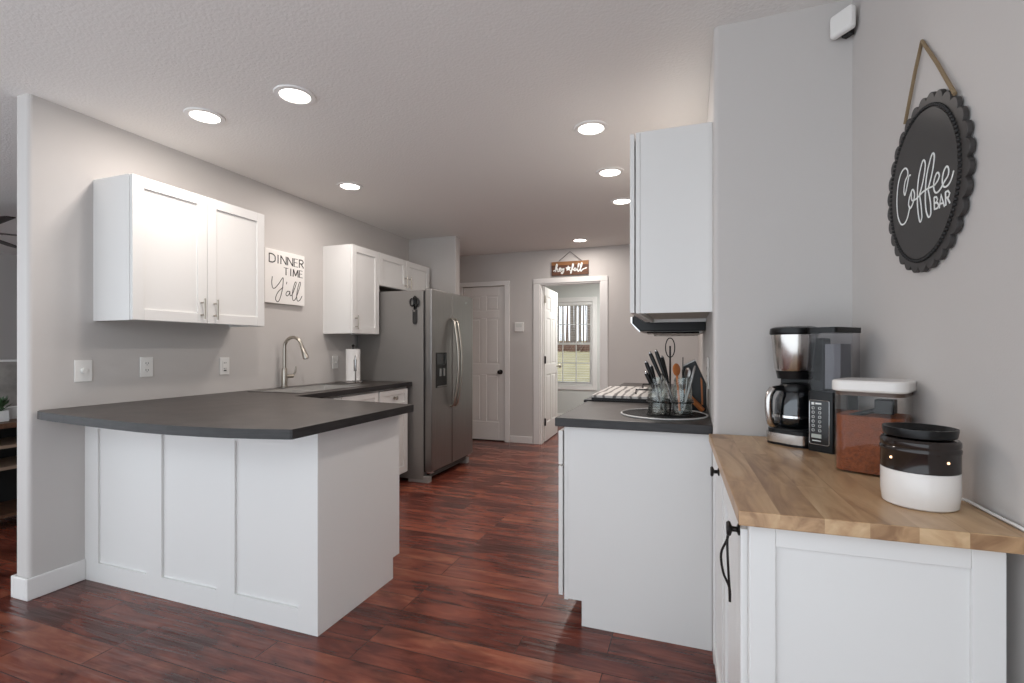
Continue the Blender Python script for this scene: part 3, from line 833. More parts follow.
# outlet on the kitchen side of the right wall
def plate(name, label, cat, P, n, w_=.075, h=.117, kind='outlet', group=None):
    """wall plate centred on P with outward normal n"""
    P = Vector(P); n = Vector(n)
    rz = math.atan2(n.x, -n.y)      # local -y is outward
    t = thing(name, label, cat, P, rz, group)
    obj('cover_plate', MB().box(-w_ / 2, w_ / 2, -.006, 0, -h / 2, h / 2), OUTW, t, world=False, bevel=.003)
    if kind == 'outlet':
        for s in (-1, 1):
            f = obj('socket', MB().prism([(-.017, -.008), (-.011, -.014), (.011, -.014), (.017, -.008), (.017, .008), (.011, .014), (-.011, .014), (-.017, .008)], 0, .0075, Matrix(((1, 0, 0, 0), (0, 0, -1, 0), (0, 1, 0, s * .020), (0, 0, 0, 1)))), OUTW, t, world=False)
            obj('slots', MB().box(-.008, -.005, -.0085, -.007, s * .020 - .001, s * .020 + .008).box(.005, .008, -.0085, -.007, s * .020 - .001, s * .020 + .007).box(-.002, .002, -.0085, -.007, s * .020 - .009, s * .020 - .005), BLACKM, f, world=False)
    elif kind == 'gfci':
        f = obj('socket', MB().box(-.017, .017, -.0085, -.005, -.034, .034), OUTW, t, world=False, bevel=.001)
        obj('slots', MB().box(-.008, -.005, -.0095, -.008, .018, .027).box(.005, .008, -.0095, -.008, .018, .027).box(-.010, .010, -.0095, -.008, -.034, -.026).box(-.008, -.005, -.0095, -.008, -.022, -.012).box(.005, .008, -.0095, -.008, -.022, -.012), BLACKM, f, world=False)
    elif kind == 'switch':
        obj('toggle', MB().box(-.005, .005, -.018, -.005, -.010, .006), OUTW, t, world=False, bevel=.001)
    elif kind == 'dimmer':
        obj('dial', MB().lathe([(0, 0), (.014, 0), (.013, .012), (0, .013)], Matrix.Rotation(R(90), 4, 'X') @ Matrix.Translation((0, 0, .005)), 20), OUTW, t, world=False, smooth=True)
    return t
plate('wall_switch', 'large white wall switch plate left of the peninsula outlets, nearest the wall end', 'light switch', (WX, 1.668, 1.10), (1, 0, 0), .082, .115, 'dimmer')
plate('wall_outlet', 'white double outlet on the left wall under the double-door cabinet, middle of three plates', 'outlet', (WX, 1.988, 1.108), (1, 0, 0), .074, .117, 'outlet')
plate('wall_outlet', 'white outlet on the left wall nearest the faucet', 'outlet', (WX, 2.503, 1.096), (1, 0, 0), .074, .117, 'gfci')
plate('wall_switch', 'small white switch plate between the faucet and paper towels', 'light switch', (WX, 3.622, 1.093), (1, 0, 0), .074, .115, 'switch')
plate('wall_outlet', 'white outlet on the right kitchen wall behind the knife block', 'outlet', (XR, 2.58, 1.10), (-1, 0, 0), .116, .15, 'outlet')
th = thing('thermostat', 'square white thermostat on the back wall between the two doors', 'thermostat', (-2.06, 5.98, 1.49))
obj('casing', MB().box(-2.12, -2.0, 5.955, 5.98, 1.43, 1.55), OUTW, th, bevel=.006)
obj('display', MB().box(-2.10, -2.02, 5.953, 5.956, 1.485, 1.535), mat('pale_display', rgb(214, 216, 212), .3), th)

# tray, jar caddy
TC = Vector((-.115, 2.36, .9145))
tr = thing('round_tray', 'round black woven placemat with pale rim under the jar caddy', 'placemat', TC)
mbs = MB().lathe([(0, 0), (.185, 0), (.187, .002), (.185, .004), (0, .004)], None, 48)
obj('mat', mbs, mat('black_weave', rgb(22, 22, 24), .7, bump=.8, bscale=260), tr, world=False)
obj('rim', MB().tube([(.188 * math.cos(a), .188 * math.sin(a), .004) for a in [i * 2 * math.pi / 60 for i in range(60)]], .0038, 8, closed=True), mat('rim_pale', rgb(200, 200, 198), .35), tr, world=False, smooth=True)
CC = Vector((-.085, 2.35, .9195))
cd = thing('jar_caddy', 'black wire caddy with tall oval loop handle holding mason jars of cutlery', 'caddy', CC)
jp = [(-.052, -.05), (.052, -.05), (-.052, .05), (.052, .05)]
wr = MB()
for jx, jy in jp:
    for zz in (.006, .062):
        wr.tube([(jx + .047 * math.cos(a), jy + .047 * math.sin(a), zz) for a in [i * 2 * math.pi / 24 for i in range(24)]], .0026, 6, closed=True)
    for k in range(4):
        a = k * math.pi / 2 + .78
        wr.tube([(jx + .047 * math.cos(a), jy + .047 * math.sin(a), .006), (jx + .047 * math.cos(a), jy + .047 * math.sin(a), .062)], .0022, 6)
    wr.tube([(jx - .047, jy, .0045), (jx + .047, jy, .0045)], .002, 6)
obj('wire_rings', wr, BLACK, cd, world=False, smooth=True)
hm = MB().tube([(0, 0, .006), (0, 0, .31)], .004, 8)
hm.tube([(.020 * math.sin(a), 0, .302 - .044 * math.cos(a)) for a in [i * 2 * math.pi / 28 for i in range(28)]], .0026, 6, closed=True)
hm.tube([(-.055, -.05, .006), (0, 0, .006), (.055, .05, .006)], .003, 6).tube([(-.055, .05, .0065), (0, 0, .0065), (.055, -.05, .0065)], .003, 6)
obj('handle', hm, BLACK, cd, world=False, smooth=True)
jl = ['front left', 'front right', 'rear left', 'rear right']
jar0 = None
for (jx, jy), nm in zip(jp, jl):
    P = CC + Vector((jx, jy, .0075)); lab = 'clear mason jar with cutlery, ' + nm + ' of the four in the wire caddy'
    if jar0 is None:
        jar0 = thing('mason_jar', lab, 'jar', P, group='mason jars in the caddy')
        obj('glass', MB().lathe([(0, 0), (.038, 0), (.042, .006), (.042, .10), (.040, .118), (.033, .130), (.033, .136), (.036, .137), (.036, .142), (.033, .144), (.033, .158), (.030, .158), (.030, .130), (.037, .117), (.039, .10), (.039, .008), (0, .006)], None, 28), JARG, jar0, world=False, smooth=True)
        obj('thread_rim', MB().tube([(.0345 * math.cos(a), .0345 * math.sin(a), .150) for a in [i * 2 * math.pi / 24 for i in range(24)]], .002, 6, closed=True), JARG, jar0, world=False, smooth=True)
    else: dup(jar0, P, label=lab)


def utensil(name, label, base, top, kind, group=None):
    b, t_ = Vector(base), Vector(top); L_ = (t_ - b).length
    q = (t_ - b).normalized().to_track_quat('Z', 'Y')
    o = bpy.data.objects.new(name, None); C.objects.link(o); o.location = b; o.rotation_euler = q.to_euler(); o.empty_display_size = .05
    tag(o, label, 'utensil', group)
    if kind == 'knife':       # black handle up, steel below
        obj('shaft', MB().box(-.006, .006, -.0008, .0008, 0, L_ * .55), STEEL, o, world=False)
        obj('handle', MB().tube([(0, 0, L_ * .5), (0, 0, L_ * .62), (0, 0, L_ * .9), (0, 0, L_ * .985), (0, 0, L_)], [.004, .0075, .009, .008, .004], 10), BLACK, o, world=False, smooth=True)
        obj('end_cap', MB().sphere((0, 0, L_), .0065), CHROME, o, world=False, smooth=True)
    elif kind == 'spoon':     # bowl up
        obj('stem', MB().tube([(0, 0, 0), (0, 0, L_ * .8)], [.003, .0035], 8), STEEL, o, world=False, smooth=True)
        obj('bowl', MB().sphere((0, 0, L_ * .88), .02, (.85, .25, 1.3)), STEEL, o, world=False, smooth=True)
    elif kind == 'wood':
        obj('stem', MB().tube([(0, 0, 0), (0, 0, L_ * .8)], .005, 8), WOODU, o, world=False, smooth=True)
        obj('head', MB().sphere((0, 0, L_ * .86), .027, (1, .35, 1.05)), WOODU, o, world=False, smooth=True)
    elif kind == 'turner':
        obj('stem', MB().tube([(0, 0, 0), (0, 0, L_ * .75)], .004, 8), BLACK, o, world=False, smooth=True)
        obj('head', MB().box(-.019, .019, -.002, .002, L_ * .72, L_), BLACK, o, world=False, bevel=.004)
    elif kind == 'tongs':
        for s in (-1, 1):
            obj('arm', MB().tube([(s * .004, 0, 0), (s * .011, 0, L_ * .6), (s * .009, 0, L_ * .92), (0, 0, L_)], .0035, 8), STEEL, o, world=False, smooth=True)
    return o


def J(i, dz=.016, dx=0, dy=0): return CC + Vector((jp[i][0] + dx, jp[i][1] + dy, .0075 + dz))
def at_px(px, py, y): return pix(px, py, 'y', y)
kn = [(1, -.028, 650, 353, 2.31), (1, -.022, 656, 351, 2.32), (0, .03, 646, 362, 2.29), (0, .026, 646, 373, 2.28), (1, -.03, 662, 357, 2.36), (0, .02, 651, 366, 2.34)]
kl = ['top leftmost of the fan', 'second from the top of the fan', 'middle left of the fan', 'lowest left of the fan', 'upright one nearest the loop handle', 'inner one crossing the fan']
for (j, dx, px, py, y), nm in zip(kn, kl):
    utensil('steak_knife', 'black-handled steak knife leaning left out of the jars, ' + nm, J(j, dx=dx), at_px(px, py, y), 'knife', 'black-handled knives in the jars')
utensil('wooden_spoon', 'round-headed wooden spoon standing in the jars', J(1, dx=-.01), at_px(676, 363, 2.31), 'wood')
utensil('slotted_turner', 'black slotted turner sticking up from the jars', J(3), at_px(683, 357, 2.40), 'turner')
utensil('steel_tongs', 'steel tongs leaning right in the jars', J(1, dx=.005), at_px(695, 366, 2.31), 'tongs')
utensil('steel_spoon', 'steel spoon bowl up in the right jar', J(1, dx=.01, dy=.012), at_px(688, 368, 2.33), 'spoon')
utensil('steel_spoon', 'steel spoon bowl up in the left jar beside the knives', J(0, dx=.012, dy=-.01), at_px(662, 374, 2.29), 'spoon')
# knife block
kb = thing('knife_block', 'black knife block with steel front leaning against the right kitchen wall', 'knife block', (.03, 2.62, .914), R(0))
obj('block', MB().prism([(-.06, 0), (.045, 0), (.045, .13), (-.005, .245), (-.062, .215), (-.075, .06)], 0, .11, Matrix(((1, 0, 0, .03), (0, 0, 1, 2.56), (0, 1, 0, .9145), (0, 0, 0, 1)))), BLACK, kb, bevel=.004)
obj('steel_cap', MB().prism([(-.007, .247), (-.064, .217), (-.061, .212), (-.004, .242)], 0, .11, Matrix(((1, 0, 0, .03), (0, 0, 1, 2.56), (0, 1, 0, .9165), (0, 0, 0, 1)))), STEEL, kb)
obj('wood_side', MB().prism([(.022, .03), (.030, .03), (.026, .15), (.018, .165)], 0, .003, Matrix(((1, 0, 0, .03), (0, 0, 1, 2.556), (0, 1, 0, .9145), (0, 0, 0, 1)))), WOODU, kb)
cb = thing('bamboo_spatula', 'orange bamboo spatula lying slanted between the jars and knife block', 'utensil', (.03, 2.49, .914))
obj('blade', MB().tube([(.058, 2.5, .923), (.0, 2.5, .985), (-.03, 2.5, 1.02)], [.012, .012, .008], 8), WOODU, cb, smooth=True)

# ================================================================ SIGNS
def strokes(mb, polys, to3, width, normal, depth=.0012, k=5, sm=True):
    for i, p in enumerate(polys):
        q = [to3(*a) for a in p]
        if sm: q = smooth_line(q, k)
        mb.ribbon(q, width, normal, depth + i * .00004)
    return mb

# --- square "DINNER TIME Y'all"
sg = thing('wall_sign', 'square white sign reading DINNER TIME Y\'all on the left wall above the faucet', 'sign', (WX, 3.04, 1.56))
obj('board', MB().box(WX + .001, WX + .028, 2.82, 3.222, 1.563, 1.972), CANVAS, sg, bevel=.002)
SX = WX + .0282
GL = {'D': [(0, 0, 0, 1), [(0, 1), (.45, 1), (.8, .8), (.85, .5), (.8, .2), (.45, 0), (0, 0)]],
      'I': [(.2, 0, .2, 1), None], 'N': [(0, 0, 0, 1), (0, 1, .8, 0), (.8, 0, .8, 1)],
      'E': [(0, 0, 0, 1), (0, 1, .6, 1), (0, .52, .5, .52), (0, 0, .62, 0)],
      'R': [(0, 0, 0, 1), [(0, 1), (.4, 1), (.6, .88), (.6, .65), (.4, .52), (0, .52)], (.25, .52, .7, 0)],
      'T': [(.4, 0, .4, 1), (0, 1, .8, 1)], 'M': [(0, 0, .06, 1), (.06, 1, .45, .1), (.45, .1, .84, 1), (.84, 1, .9, 0)]}
WID = {'D': .85, 'I': .4, 'N': .8, 'E': .62, 'R': .7, 'T': .8, 'M': .9}
def serif_text(mb, s, u0, u1, v0, h):
    gap = .22; tot = sum(WID[c] for c in s) + gap * (len(s) - 1); k = (u1 - u0) / tot; u = u0
    for c in s:
        for st in GL[c]:
            if st is None: continue
            pts = [(st[0], st[1]), (st[2], st[3])] if isinstance(st, tuple) else st
            P = [(SX, u + a * k, v0 + b * h) for a, b in pts]
            thick = .009 if (not isinstance(st, tuple) or abs(st[1] - st[3]) > .5) else .004
            mb.ribbon(smooth_line(P, 4) if len(P) > 2 else P, thick, (1, 0, 0), .0008)
            if isinstance(st, tuple) and abs(st[0] - st[2]) < .1:
                for bb in (0, 1):
                    a = st[0] if bb == st[1] else st[2]
                    mb.ribbon([(SX, u + a * k - .006, v0 + bb * h), (SX, u + a * k + .006, v0 + bb * h)], .003, (1, 0, 0), .0008)
        u += (WID[c] + gap) * k
lt = MB()
serif_text(lt, 'DINNER', 2.86, 3.21, 1.872, .062)
serif_text(lt, 'TIME', 3.0, 3.20, 1.792, .055)
def c4(x, y): return pix(255 + x / 8.545, 240 + y / 8.545, 'x', SX)
strokes(lt, [[(148, 310), (143, 360), (150, 405), (170, 410), (205, 370), (238, 322), (240, 360), (235, 410), (220, 480), (200, 525), (182, 520), (176, 490), (200, 440), (240, 405)],
             [(272, 358), (268, 378)], [(296, 440), (275, 440), (264, 465), (276, 478), (292, 460), (298, 440), (300, 475), (318, 465), (340, 410), (352, 370), (344, 360), (330, 400), (318, 470), (325, 515), (345, 505), (370, 440), (388, 375), (381, 362), (368, 400), (356, 470), (362, 520), (385, 512), (402, 478)]],
        c4, .006, (1, 0, 0), .0008)
obj('lettering', lt, LETTERK, sg)

# --- oval coffee sign on the right wall
wa, wb = Vector((.538, 2.06, 0)), Vector((.61, -.3, 0))
wdir = (wa - wb).normalized(); wn_ = Vector((-wdir.y, wdir.x, 0))  # outward toward the kitchen (-x)
def wallpt(px, py, off):
    s, c = math.sin(YAW), math.cos(YAW)
    a, b = (px - 512) / F_PX, (348 - py) / F_PX
    r = Vector((-s + a * c, c + a * s, b)); o = Vector((0, 0, CAMH)); p0 = wb + wn_ * off
    return o + r * ((p0 - o).dot(wn_) / r.dot(wn_))
OFF = .020
cA, cB = wallpt(886, 170, OFF), wallpt(964, 165, OFF)
cT, cBt = wallpt(935, 83, OFF), wallpt(927, 270, OFF)
ctr = (cA + cB) / 2; ctr.z = (cT.z + cBt.z) / 2
su, sv_ = (cA - cB).length / 2, (cT.z - cBt.z) / 2
cs = thing('coffee_bar_sign', 'oval charcoal scalloped sign reading Coffee BAR hanging by jute on the right wall', 'sign', (ctr.x, ctr.y, ctr.z - sv_))
SM = Matrix.Identity(4)
for i in range(3): SM[i][0] = wdir[i] * -1; SM[i][1] = (0, 0, 1)[i]; SM[i][2] = wn_[i]; SM[i][3] = ctr[i] - wn_[i] * OFF
NS = 30; pl = []
for i in range(NS):
    for j in range(8):
        th_ = 2 * math.pi * (i + j / 8) / NS; b_ = abs(math.sin(math.pi * j / 8)) ** .7
        f = .935 + .065 * b_
        pl.append((su * f * math.cos(th_), sv_ * f * math.sin(th_)))
obj('scalloped_board', MB().prism(pl, .004, OFF - .006, SM), SIGNB, cs, bevel=.0012)
inner = [(.80 * su * math.cos(a), .83 * sv_ * math.sin(a)) for a in [i * 2 * math.pi / 64 for i in range(64)]]
obj('oval_panel', MB().prism(inner, OFF - .006, OFF - .0035, SM), SIGNB, cs)
rim_pts = [SM @ Vector((.835 * su * math.cos(a), .86 * sv_ * math.sin(a), OFF - .004)) for a in [i * 2 * math.pi / 100 for i in range(100)]]
rb = MB()
for p in rim_pts: rb.sphere(p, .0046, seg=8)
obj('beaded_rim', rb, BLACKM, cs, smooth=True)
def c8(x, y): return wallpt(890 + x / 6.825, 140 + y / 6.825, OFF - .0034)
cl = MB()
strokes(cl, [[(142, 240), (130, 248), (118, 310), (104, 375), (96, 350), (104, 285), (122, 240), (120, 205), (102, 194), (76, 230), (56, 310), (48, 420), (55, 520), (75, 572), (96, 574), (115, 545), (128, 500), (136, 450)],
             [(150, 345), (135, 390), (128, 440), (140, 466), (158, 430), (169, 375), (160, 340), (148, 352), (150, 410), (175, 405), (200, 382), (225, 355), (262, 330), (300, 312), (325, 280), (338, 245), (330, 222), (315, 235), (300, 290), (303, 345), (320, 360), (345, 335), (372, 285), (398, 240), (402, 195), (388, 180), (368, 215), (358, 275), (366, 315), (388, 316), (415, 280), (437, 208)],
             [(200, 382), (225, 290), (242, 180), (236, 140), (222, 150), (200, 240), (189, 340), (190, 460), (204, 556), (218, 530), (214, 450), (204, 385)],
             [(262, 330), (288, 230), (304, 120), (296, 90), (280, 120), (254, 230), (243, 340), (245, 460), (262, 524), (279, 505), (277, 420), (262, 340)]],
        c8, .0042, wn_, .0008, 4)
strokes(cl, [[(302, 390), (305, 475)], [(302, 392), (318, 388), (326, 405), (318, 425), (304, 430)], [(304, 430), (326, 428), (334, 446), (325, 465), (305, 473)],
             [(338, 467), (350, 372), (374, 455)], [(343, 436), (368, 428)], [(383, 448), (380, 355)], [(380, 356), (398, 346), (409, 362), (402, 388), (382, 396)], [(392, 392), (412, 430)]],
        c8, .0042, wn_, .0008, sm=False)
obj('lettering', cl, LETTER, cs)
nl = wallpt(922, 41, .006)
obj('hanging_cord', MB().tube([wallpt(905, 124, .008), wallpt(915, 72, .008), nl, wallpt(937, 63, .008), wallpt(955, 94, .012)], .0042, 8), ROPE, cs, smooth=True)

# --- hall sign above the doorway
hs = thing('hanging_sign', 'small dark wood plank sign reading hey fall hung above the doorway', 'sign', (-1.40, 5.98, 2.112))
yb_ = 5.957
h0, h1 = pix(551.5, 276, 'y', yb_), pix(588.5, 260, 'y', yb_)
planks = mat('plank_dark', rgb(92, 60, 44), .7, var=.4, vscale=5, stretch=(1, 1, 8))
hh = h1.z - h0.z
obj('board', MB().box(h0.x, h1.x, yb_, 5.978, h0.z, h0.z + hh * .72), planks, hs, bevel=.002)
obj('top_plank', MB().box(h0.x, h1.x, yb_ - .001, 5.978, h0.z + hh * .735, h1.z), mat('plank_light', rgb(142, 98, 62), .7, var=.3, vscale=5, stretch=(1, 1, 8)), hs, bevel=.002)
def c5(x, y): return pix(540 + x / 12.41, 245 + y / 12.41, 'y', yb_ - .0015)
hl = MB()
strokes(hl, [[(165, 325), (200, 300), (216, 250), (205, 240), (195, 290), (190, 335), (205, 300), (220, 300), (222, 330), (240, 318), (258, 292), (246, 285), (238, 310), (250, 328), (268, 305), (272, 290), (276, 315), (296, 290), (292, 330), (277, 355), (264, 345), (300, 320)],
             [(375, 325), (402, 290), (416, 245), (406, 235), (395, 290), (388, 345), (378, 345), (395, 310), (420, 305), (440, 285), (426, 290), (421, 310), (435, 318), (446, 290), (450, 315), (475, 270), (486, 235), (477, 235), (468, 280), (472, 325), (490, 312), (515, 260), (523, 225), (512, 225), (503, 270), (507, 325), (530, 302), (580, 280)]],
        c5, .012, (0, -1, 0), .001)
obj('lettering', hl, LETTER, hs)
leaf = c5(350, 290)
lf = MB()
for a in range(0, 360, 72):
    lf.prism([(0, 0), (.012, .018), (0, .036), (-.012, .018)], 0, .0015, Matrix.Translation(leaf) @ Matrix.Rotation(R(90), 4, 'X') @ Matrix.Rotation(R(a), 4, 'Z'))
obj('leaf_motif', lf, LETTER, hs)
obj('hanging_cord', MB().tube([c5(235, 200), c5(372, 82), c5(515, 192)], .0035, 6), BRONZE, hs, smooth=True)

# alarm sensor in the corner
al = thing('motion_sensor', 'white rounded square motion sensor high in the corner by the ceiling', 'sensor', (.515, 2.0, 2.37), R(-52))
obj('housing', MB().box(-.042, .042, -.028, .0, -.038, .042), OUTW, al, world=False, bevel=.011, seg=3)
obj('bracket', MB().box(-.015, .015, 0, .022, -.04, .02), BLACKM, al, world=False)
al.location = (.508, 2.0, 2.345)

# ================================================================ COFFEE BAR
BZ = .893
cbx = thing('coffee_bar_cabinet', 'white farmhouse cabinet with acacia wood top under the coffee sign', 'cabinet', (.092, 1.085, 0), R(1.5))
Wd, Dp = .447, .94
def LB(name, mb, m, parent=cbx, **kw): return obj(name, mb, m, parent, world=False, **kw)
LB('top', MB().box(0, Wd + .02, 0, Dp, BZ - .03, BZ), BARTOP, bevel=.0025)
x0, x1, y0, y1, zt = .024, .441, .030, .925, BZ - .031
LB('body', MB().box(x0 + .004, x1 - .002, y0 + .012, y1, .09, zt).box(x0 + .02, x1, y0 + .03, y1, .06, .09), CAB)
sp = MB()
sp.box(x0, x0 + .048, y0, y0 + .02, 0, zt).box(x1 - .05, x1, y0, y0 + .02, 0, zt)
sp.box(x0 + .048, x1 - .05, y0 + .0005, y0 + .02, zt - .045, zt).box(x0 + .048, x1 - .05, y0 + .0005, y0 + .02, .08, .16)
LB('side_frame', sp, CAB, bevel=.0015)
LB('side_panel', MB().box(x0 + .046, x1 - .048, y0 + .0085, y0 + .0115, .15, zt - .04), CAB)
# left face: stiles, two beadboard doors
ff = MB()
for a, b in ((y0 + .0005, y0 + .025), (.455, .49), (y1 - .03, y1)): ff.box(x0 - .001, x0 + .004, a, b, .0, zt)
ff.box(x0 - .001, x0 + .004, y0 + .02, y1, zt - .02, zt).box(x0 - .001, x0 + .004, y0 + .02, y1, .06, .10)
LB('face_frame', ff, CAB)
for k, (a, b) in enumerate(((y0 + .027, .453), (.492, y1 - .032))):
    dm = MB(); zb, zt2 = .104, zt - .024; st = .05; X0 = x0 - .014
    dm.box(X0, x0, a, a + st, zb, zt2).box(X0, x0, b - st, b, zb, zt2).box(X0, x0, a, b, zb, zb + st).box(X0, x0, a, b, zt2 - st, zt2)
    n = 9; wbd = (b - a - 2 * st) / n
    for i in range(n):
        dm.box(X0 + .007, x0, a + st + i * wbd + .0015, a + st + (i + 1) * wbd - .0015, zb + st, zt2 - st)
    dm.box(X0 + .0095, x0, a + st, b - st, zb + st, zt2 - st)
    dd = LB('door', dm, CAB, bevel=.001)
    ky = (a + .008) if k == 0 else (a + .09)
    kk = knob_mb((X0, ky + .01, .830), (-1, 0, 0), .0165, .026)
    LB('knob', kk, BRONZE, dd, smooth=True)
    if k == 0:
        z0_, X = .832, X0 - .020
        pm = MB()
        for s in (-1, 1):
            pts = smooth_line([(X, ky + .01, z0_), (X - .004, ky + .01, z0_ - .025), (X - .010 - s * .006, ky + .01 + s * .006, z0_ - .06), (X - .007 - s * .005, ky + .01 + s * .005, z0_ - .10), (X, ky + .01, z0_ - .130), (X + .001, ky + .01, z0_ - .16)])
            pm.tube(pts, .0026, 8)
        LB('pull', pm, BRONZE, dd, smooth=True)

# --- coffee maker
cm = thing('coffee_maker', 'black and stainless drip coffee maker with side water tank, in the wall corner', 'coffee maker', (.366, 1.905, BZ), R(-41))
# local: x across (right +), -y toward viewer
def LC(name, mb, m, parent=cm, **kw): return obj(name, mb, m, parent, world=False, **kw)
def rrect(x0, x1, y0, y1, r, n=5):
    out = []
    for cx, cy, a0 in ((x1 - r, y1 - r, 0), (x0 + r, y1 - r, 90), (x0 + r, y0 + r, 180), (x1 - r, y0 + r, 270)):
        for i in range(n + 1):
            a = R(a0 + 90 * i / n); out.append((cx + r * math.cos(a), cy + r * math.sin(a)))
    return out
bs_ = rrect(-.10, .055, -.085, .055, .045)
LC('base', MB().prism(bs_, .0005, .010).prism(rrect(-.098, .055, -.083, .055, .045), .040, .052), BLACK)
LC('base_band', MB().prism(rrect(-.102, .055, -.087, .055, .045), .009, .040), STEEL2, smooth=True)
LC('hot_plate', MB().lathe([(0, 0), (.062, 0), (.062, .004), (0, .005)], Matrix.Translation((-.028, -.018, .052)), 32), BLACKM)
LC('rear_column', MB().box(-.095, .055, .012, .058, .04, .36), BLACK, bevel=.006)
T = Matrix.Translation((-.028, -.012, 0))
LC('brew_basket', MB().lathe([(0, .250), (.058, .250), (.062, .256), (.071, .368), (.071, .372), (0, .372)], T, 36), STEEL2, smooth=True)
LC('basket_collar', MB().lathe([(0, .222), (.052, .222), (.058, .249), (0, .249)], T, 32), BLACK, smooth=True)
LC('lid', MB().lathe([(0, .373), (.075, .373), (.077, .378), (.075, .394), (.06, .399), (0, .401)], T, 40), BLACK, smooth=True)
ca = LC('carafe', MB().lathe([(0, .058), (.048, .058), (.058, .068), (.062, .10), (.058, .15), (.045, .178), (.043, .178), (.055, .15), (.058, .10), (.054, .071), (0, .062)], T, 36), CARAFE, smooth=True)
LC('carafe_lid', MB().lathe([(0, .179), (.047, .179), (.049, .192), (.042, .205), (0, .210)], T, 32), BLACK, ca, smooth=True)
LC('carafe_band', MB().lathe([(.0625, .092), (.0635, .092), (.0635, .10), (.0625, .10)], T, 36), CHROME, ca, smooth=True)
hd_a = R(250); hx, hy = math.cos(hd_a), math.sin(hd_a)
hp = [(-.028 + hx * r_, -.012 + hy * r_, z_) for r_, z_ in ((.045, .190), (.078, .188), (.092, .165), (.094, .12), (.086, .075), (.066, .068))]
LC('carafe_handle', MB().tube(smooth_line(hp, 4), .0095, 12), BLACK, ca, smooth=True)
hp2 = [(p[0] + hx * .004, p[1] + hy * .004, p[2]) for p in hp[1:6]]
LC('handle_trim', MB().tube(smooth_line(hp2, 4), .0125, 12), STEEL2, ca, smooth=True)
tk0, tk1 = .056, .138
LC('control_tower', MB().prism(rrect(tk0, tk1, -.085, .062, .010), .0005, .190), BLACK, smooth=True)
cp = LC('control_panel', MB().box(tk0 + .008, tk1 - .012, -.087, -.084, .022, .165), mat('panel_black', rgb(14, 14, 16), .15), bevel=.001)
ou = [(a, -.0875, b) for a, b in rrect(tk0 + .009, tk1 - .013, .024, .163, .006, 3)]
LC('panel_outline', MB().tube(ou, .0008, 6, closed=True), CHROME, cp)
bt = MB()
for i in range(6):
    for s in (-1, 1):
        bt.lathe([(.0045, 0), (.0045, .001), (.0035, .001), (.0035, 0)], Matrix.Translation((tk0 + .031 + s * .010, -.0872, .068 + i * .014)) @ Matrix.Rotation(R(90), 4, 'X'), 12)
bt.box(tk0 + .016, tk0 + .024, -.0885, -.087, .148, .156).box(tk0 + .028, tk0 + .046, -.0885, -.087, .150, .155).box(tk0 + .018, tk0 + .044, -.0885, -.087, .034, .037)
LC('buttons', bt, LETTER, cp)
LC('display', MB().box(tk0 + .016, tk0 + .046, -.0885, -.087, .044, .056), mat('lcd', rgb(176, 182, 176), .3), cp)
wt = LC('water_tank', MB().prism(rrect(tk0, tk1 + .004, -.086, .066, .012), .191, .374), SMOKE, smooth=True)
mk = MB()
for i in range(6): mk.box(tk0 + .027, tk0 + .039, -.0875, -.086, .225 + i * .024, .228 + i * .024)
LC('level_marks', mk, BLACKM, wt)
LC('tank_lid', MB().prism(rrect(tk0 - .002, tk1 + .007, -.088, .068, .014), .375, .392), BLACK, smooth=True)
LC('inner_tube', MB().box(tk0 + .02, tk1 - .015, -.02, .04, .195, .34), mat('tank_inner', rgb(120, 120, 124), .4))

# --- coffee canister
cn = thing('coffee_canister', 'clear square canister of ground coffee with white lid and black scoop', 'canister', (.461, 1.562, BZ), R(-28))
def LN(name, mb, m, parent=cn, **kw): return obj(name, mb, m, parent, world=False, **kw)
S = .077
def shell(mb, o, z0, z1, th, rr_=.03):
    a, b = rrect(-o, o, -o, o, rr_, 6), rrect(-o + th, o - th, -o + th, o - th, rr_ - th, 6)
    n = len(a); V = lambda p, z: mb.bm.verts.new((p[0], p[1], z))
    A0, A1, B0, B1 = [[V(p, z) for p in q] for q, z in ((a, z0), (a, z1), (b, z0 + th), (b, z1))]
    for i in range(n):
        j = (i + 1) % n
        mb.bm.faces.new((A0[i], A0[j], A1[j], A1[i])); mb.bm.faces.new((B0[j], B0[i], B1[i], B1[j])); mb.bm.faces.new((A1[i], A1[j], B1[j], B1[i]))
    mb.bm.faces.new(A0[::-1]); mb.bm.faces.new(B0)
    return flip_fix(mb)
LN('clear_body', shell(MB(), S, .0005, .208, .003), CLEAR, smooth=True)
LN('ground_coffee', MB().prism(rrect(-S + .004, S - .004, -S + .004, S - .004, .026, 6), .005, .150), COFFEE)
LN('seal', MB().prism(rrect(-S + .002, S - .002, -S + .002, S - .002, .03, 6), .203, .213), mat('seal_brown', rgb(84, 66, 56), .5))
LN('lid', MB().prism(rrect(-S - .006, S + .006, -S - .006, S + .006, .034, 8), .213, .243), GLAZEW, bevel=.006, seg=3, smooth=True)
LN('scoop', MB().tube([(-.045, -.050, .146), (.02, -.045, .168)], [.006, .007], 8).prism([(.015, -.07), (.055, -.07), (.055, -.025), (.015, -.025)], .160, .196), BLACK, bevel=.003)

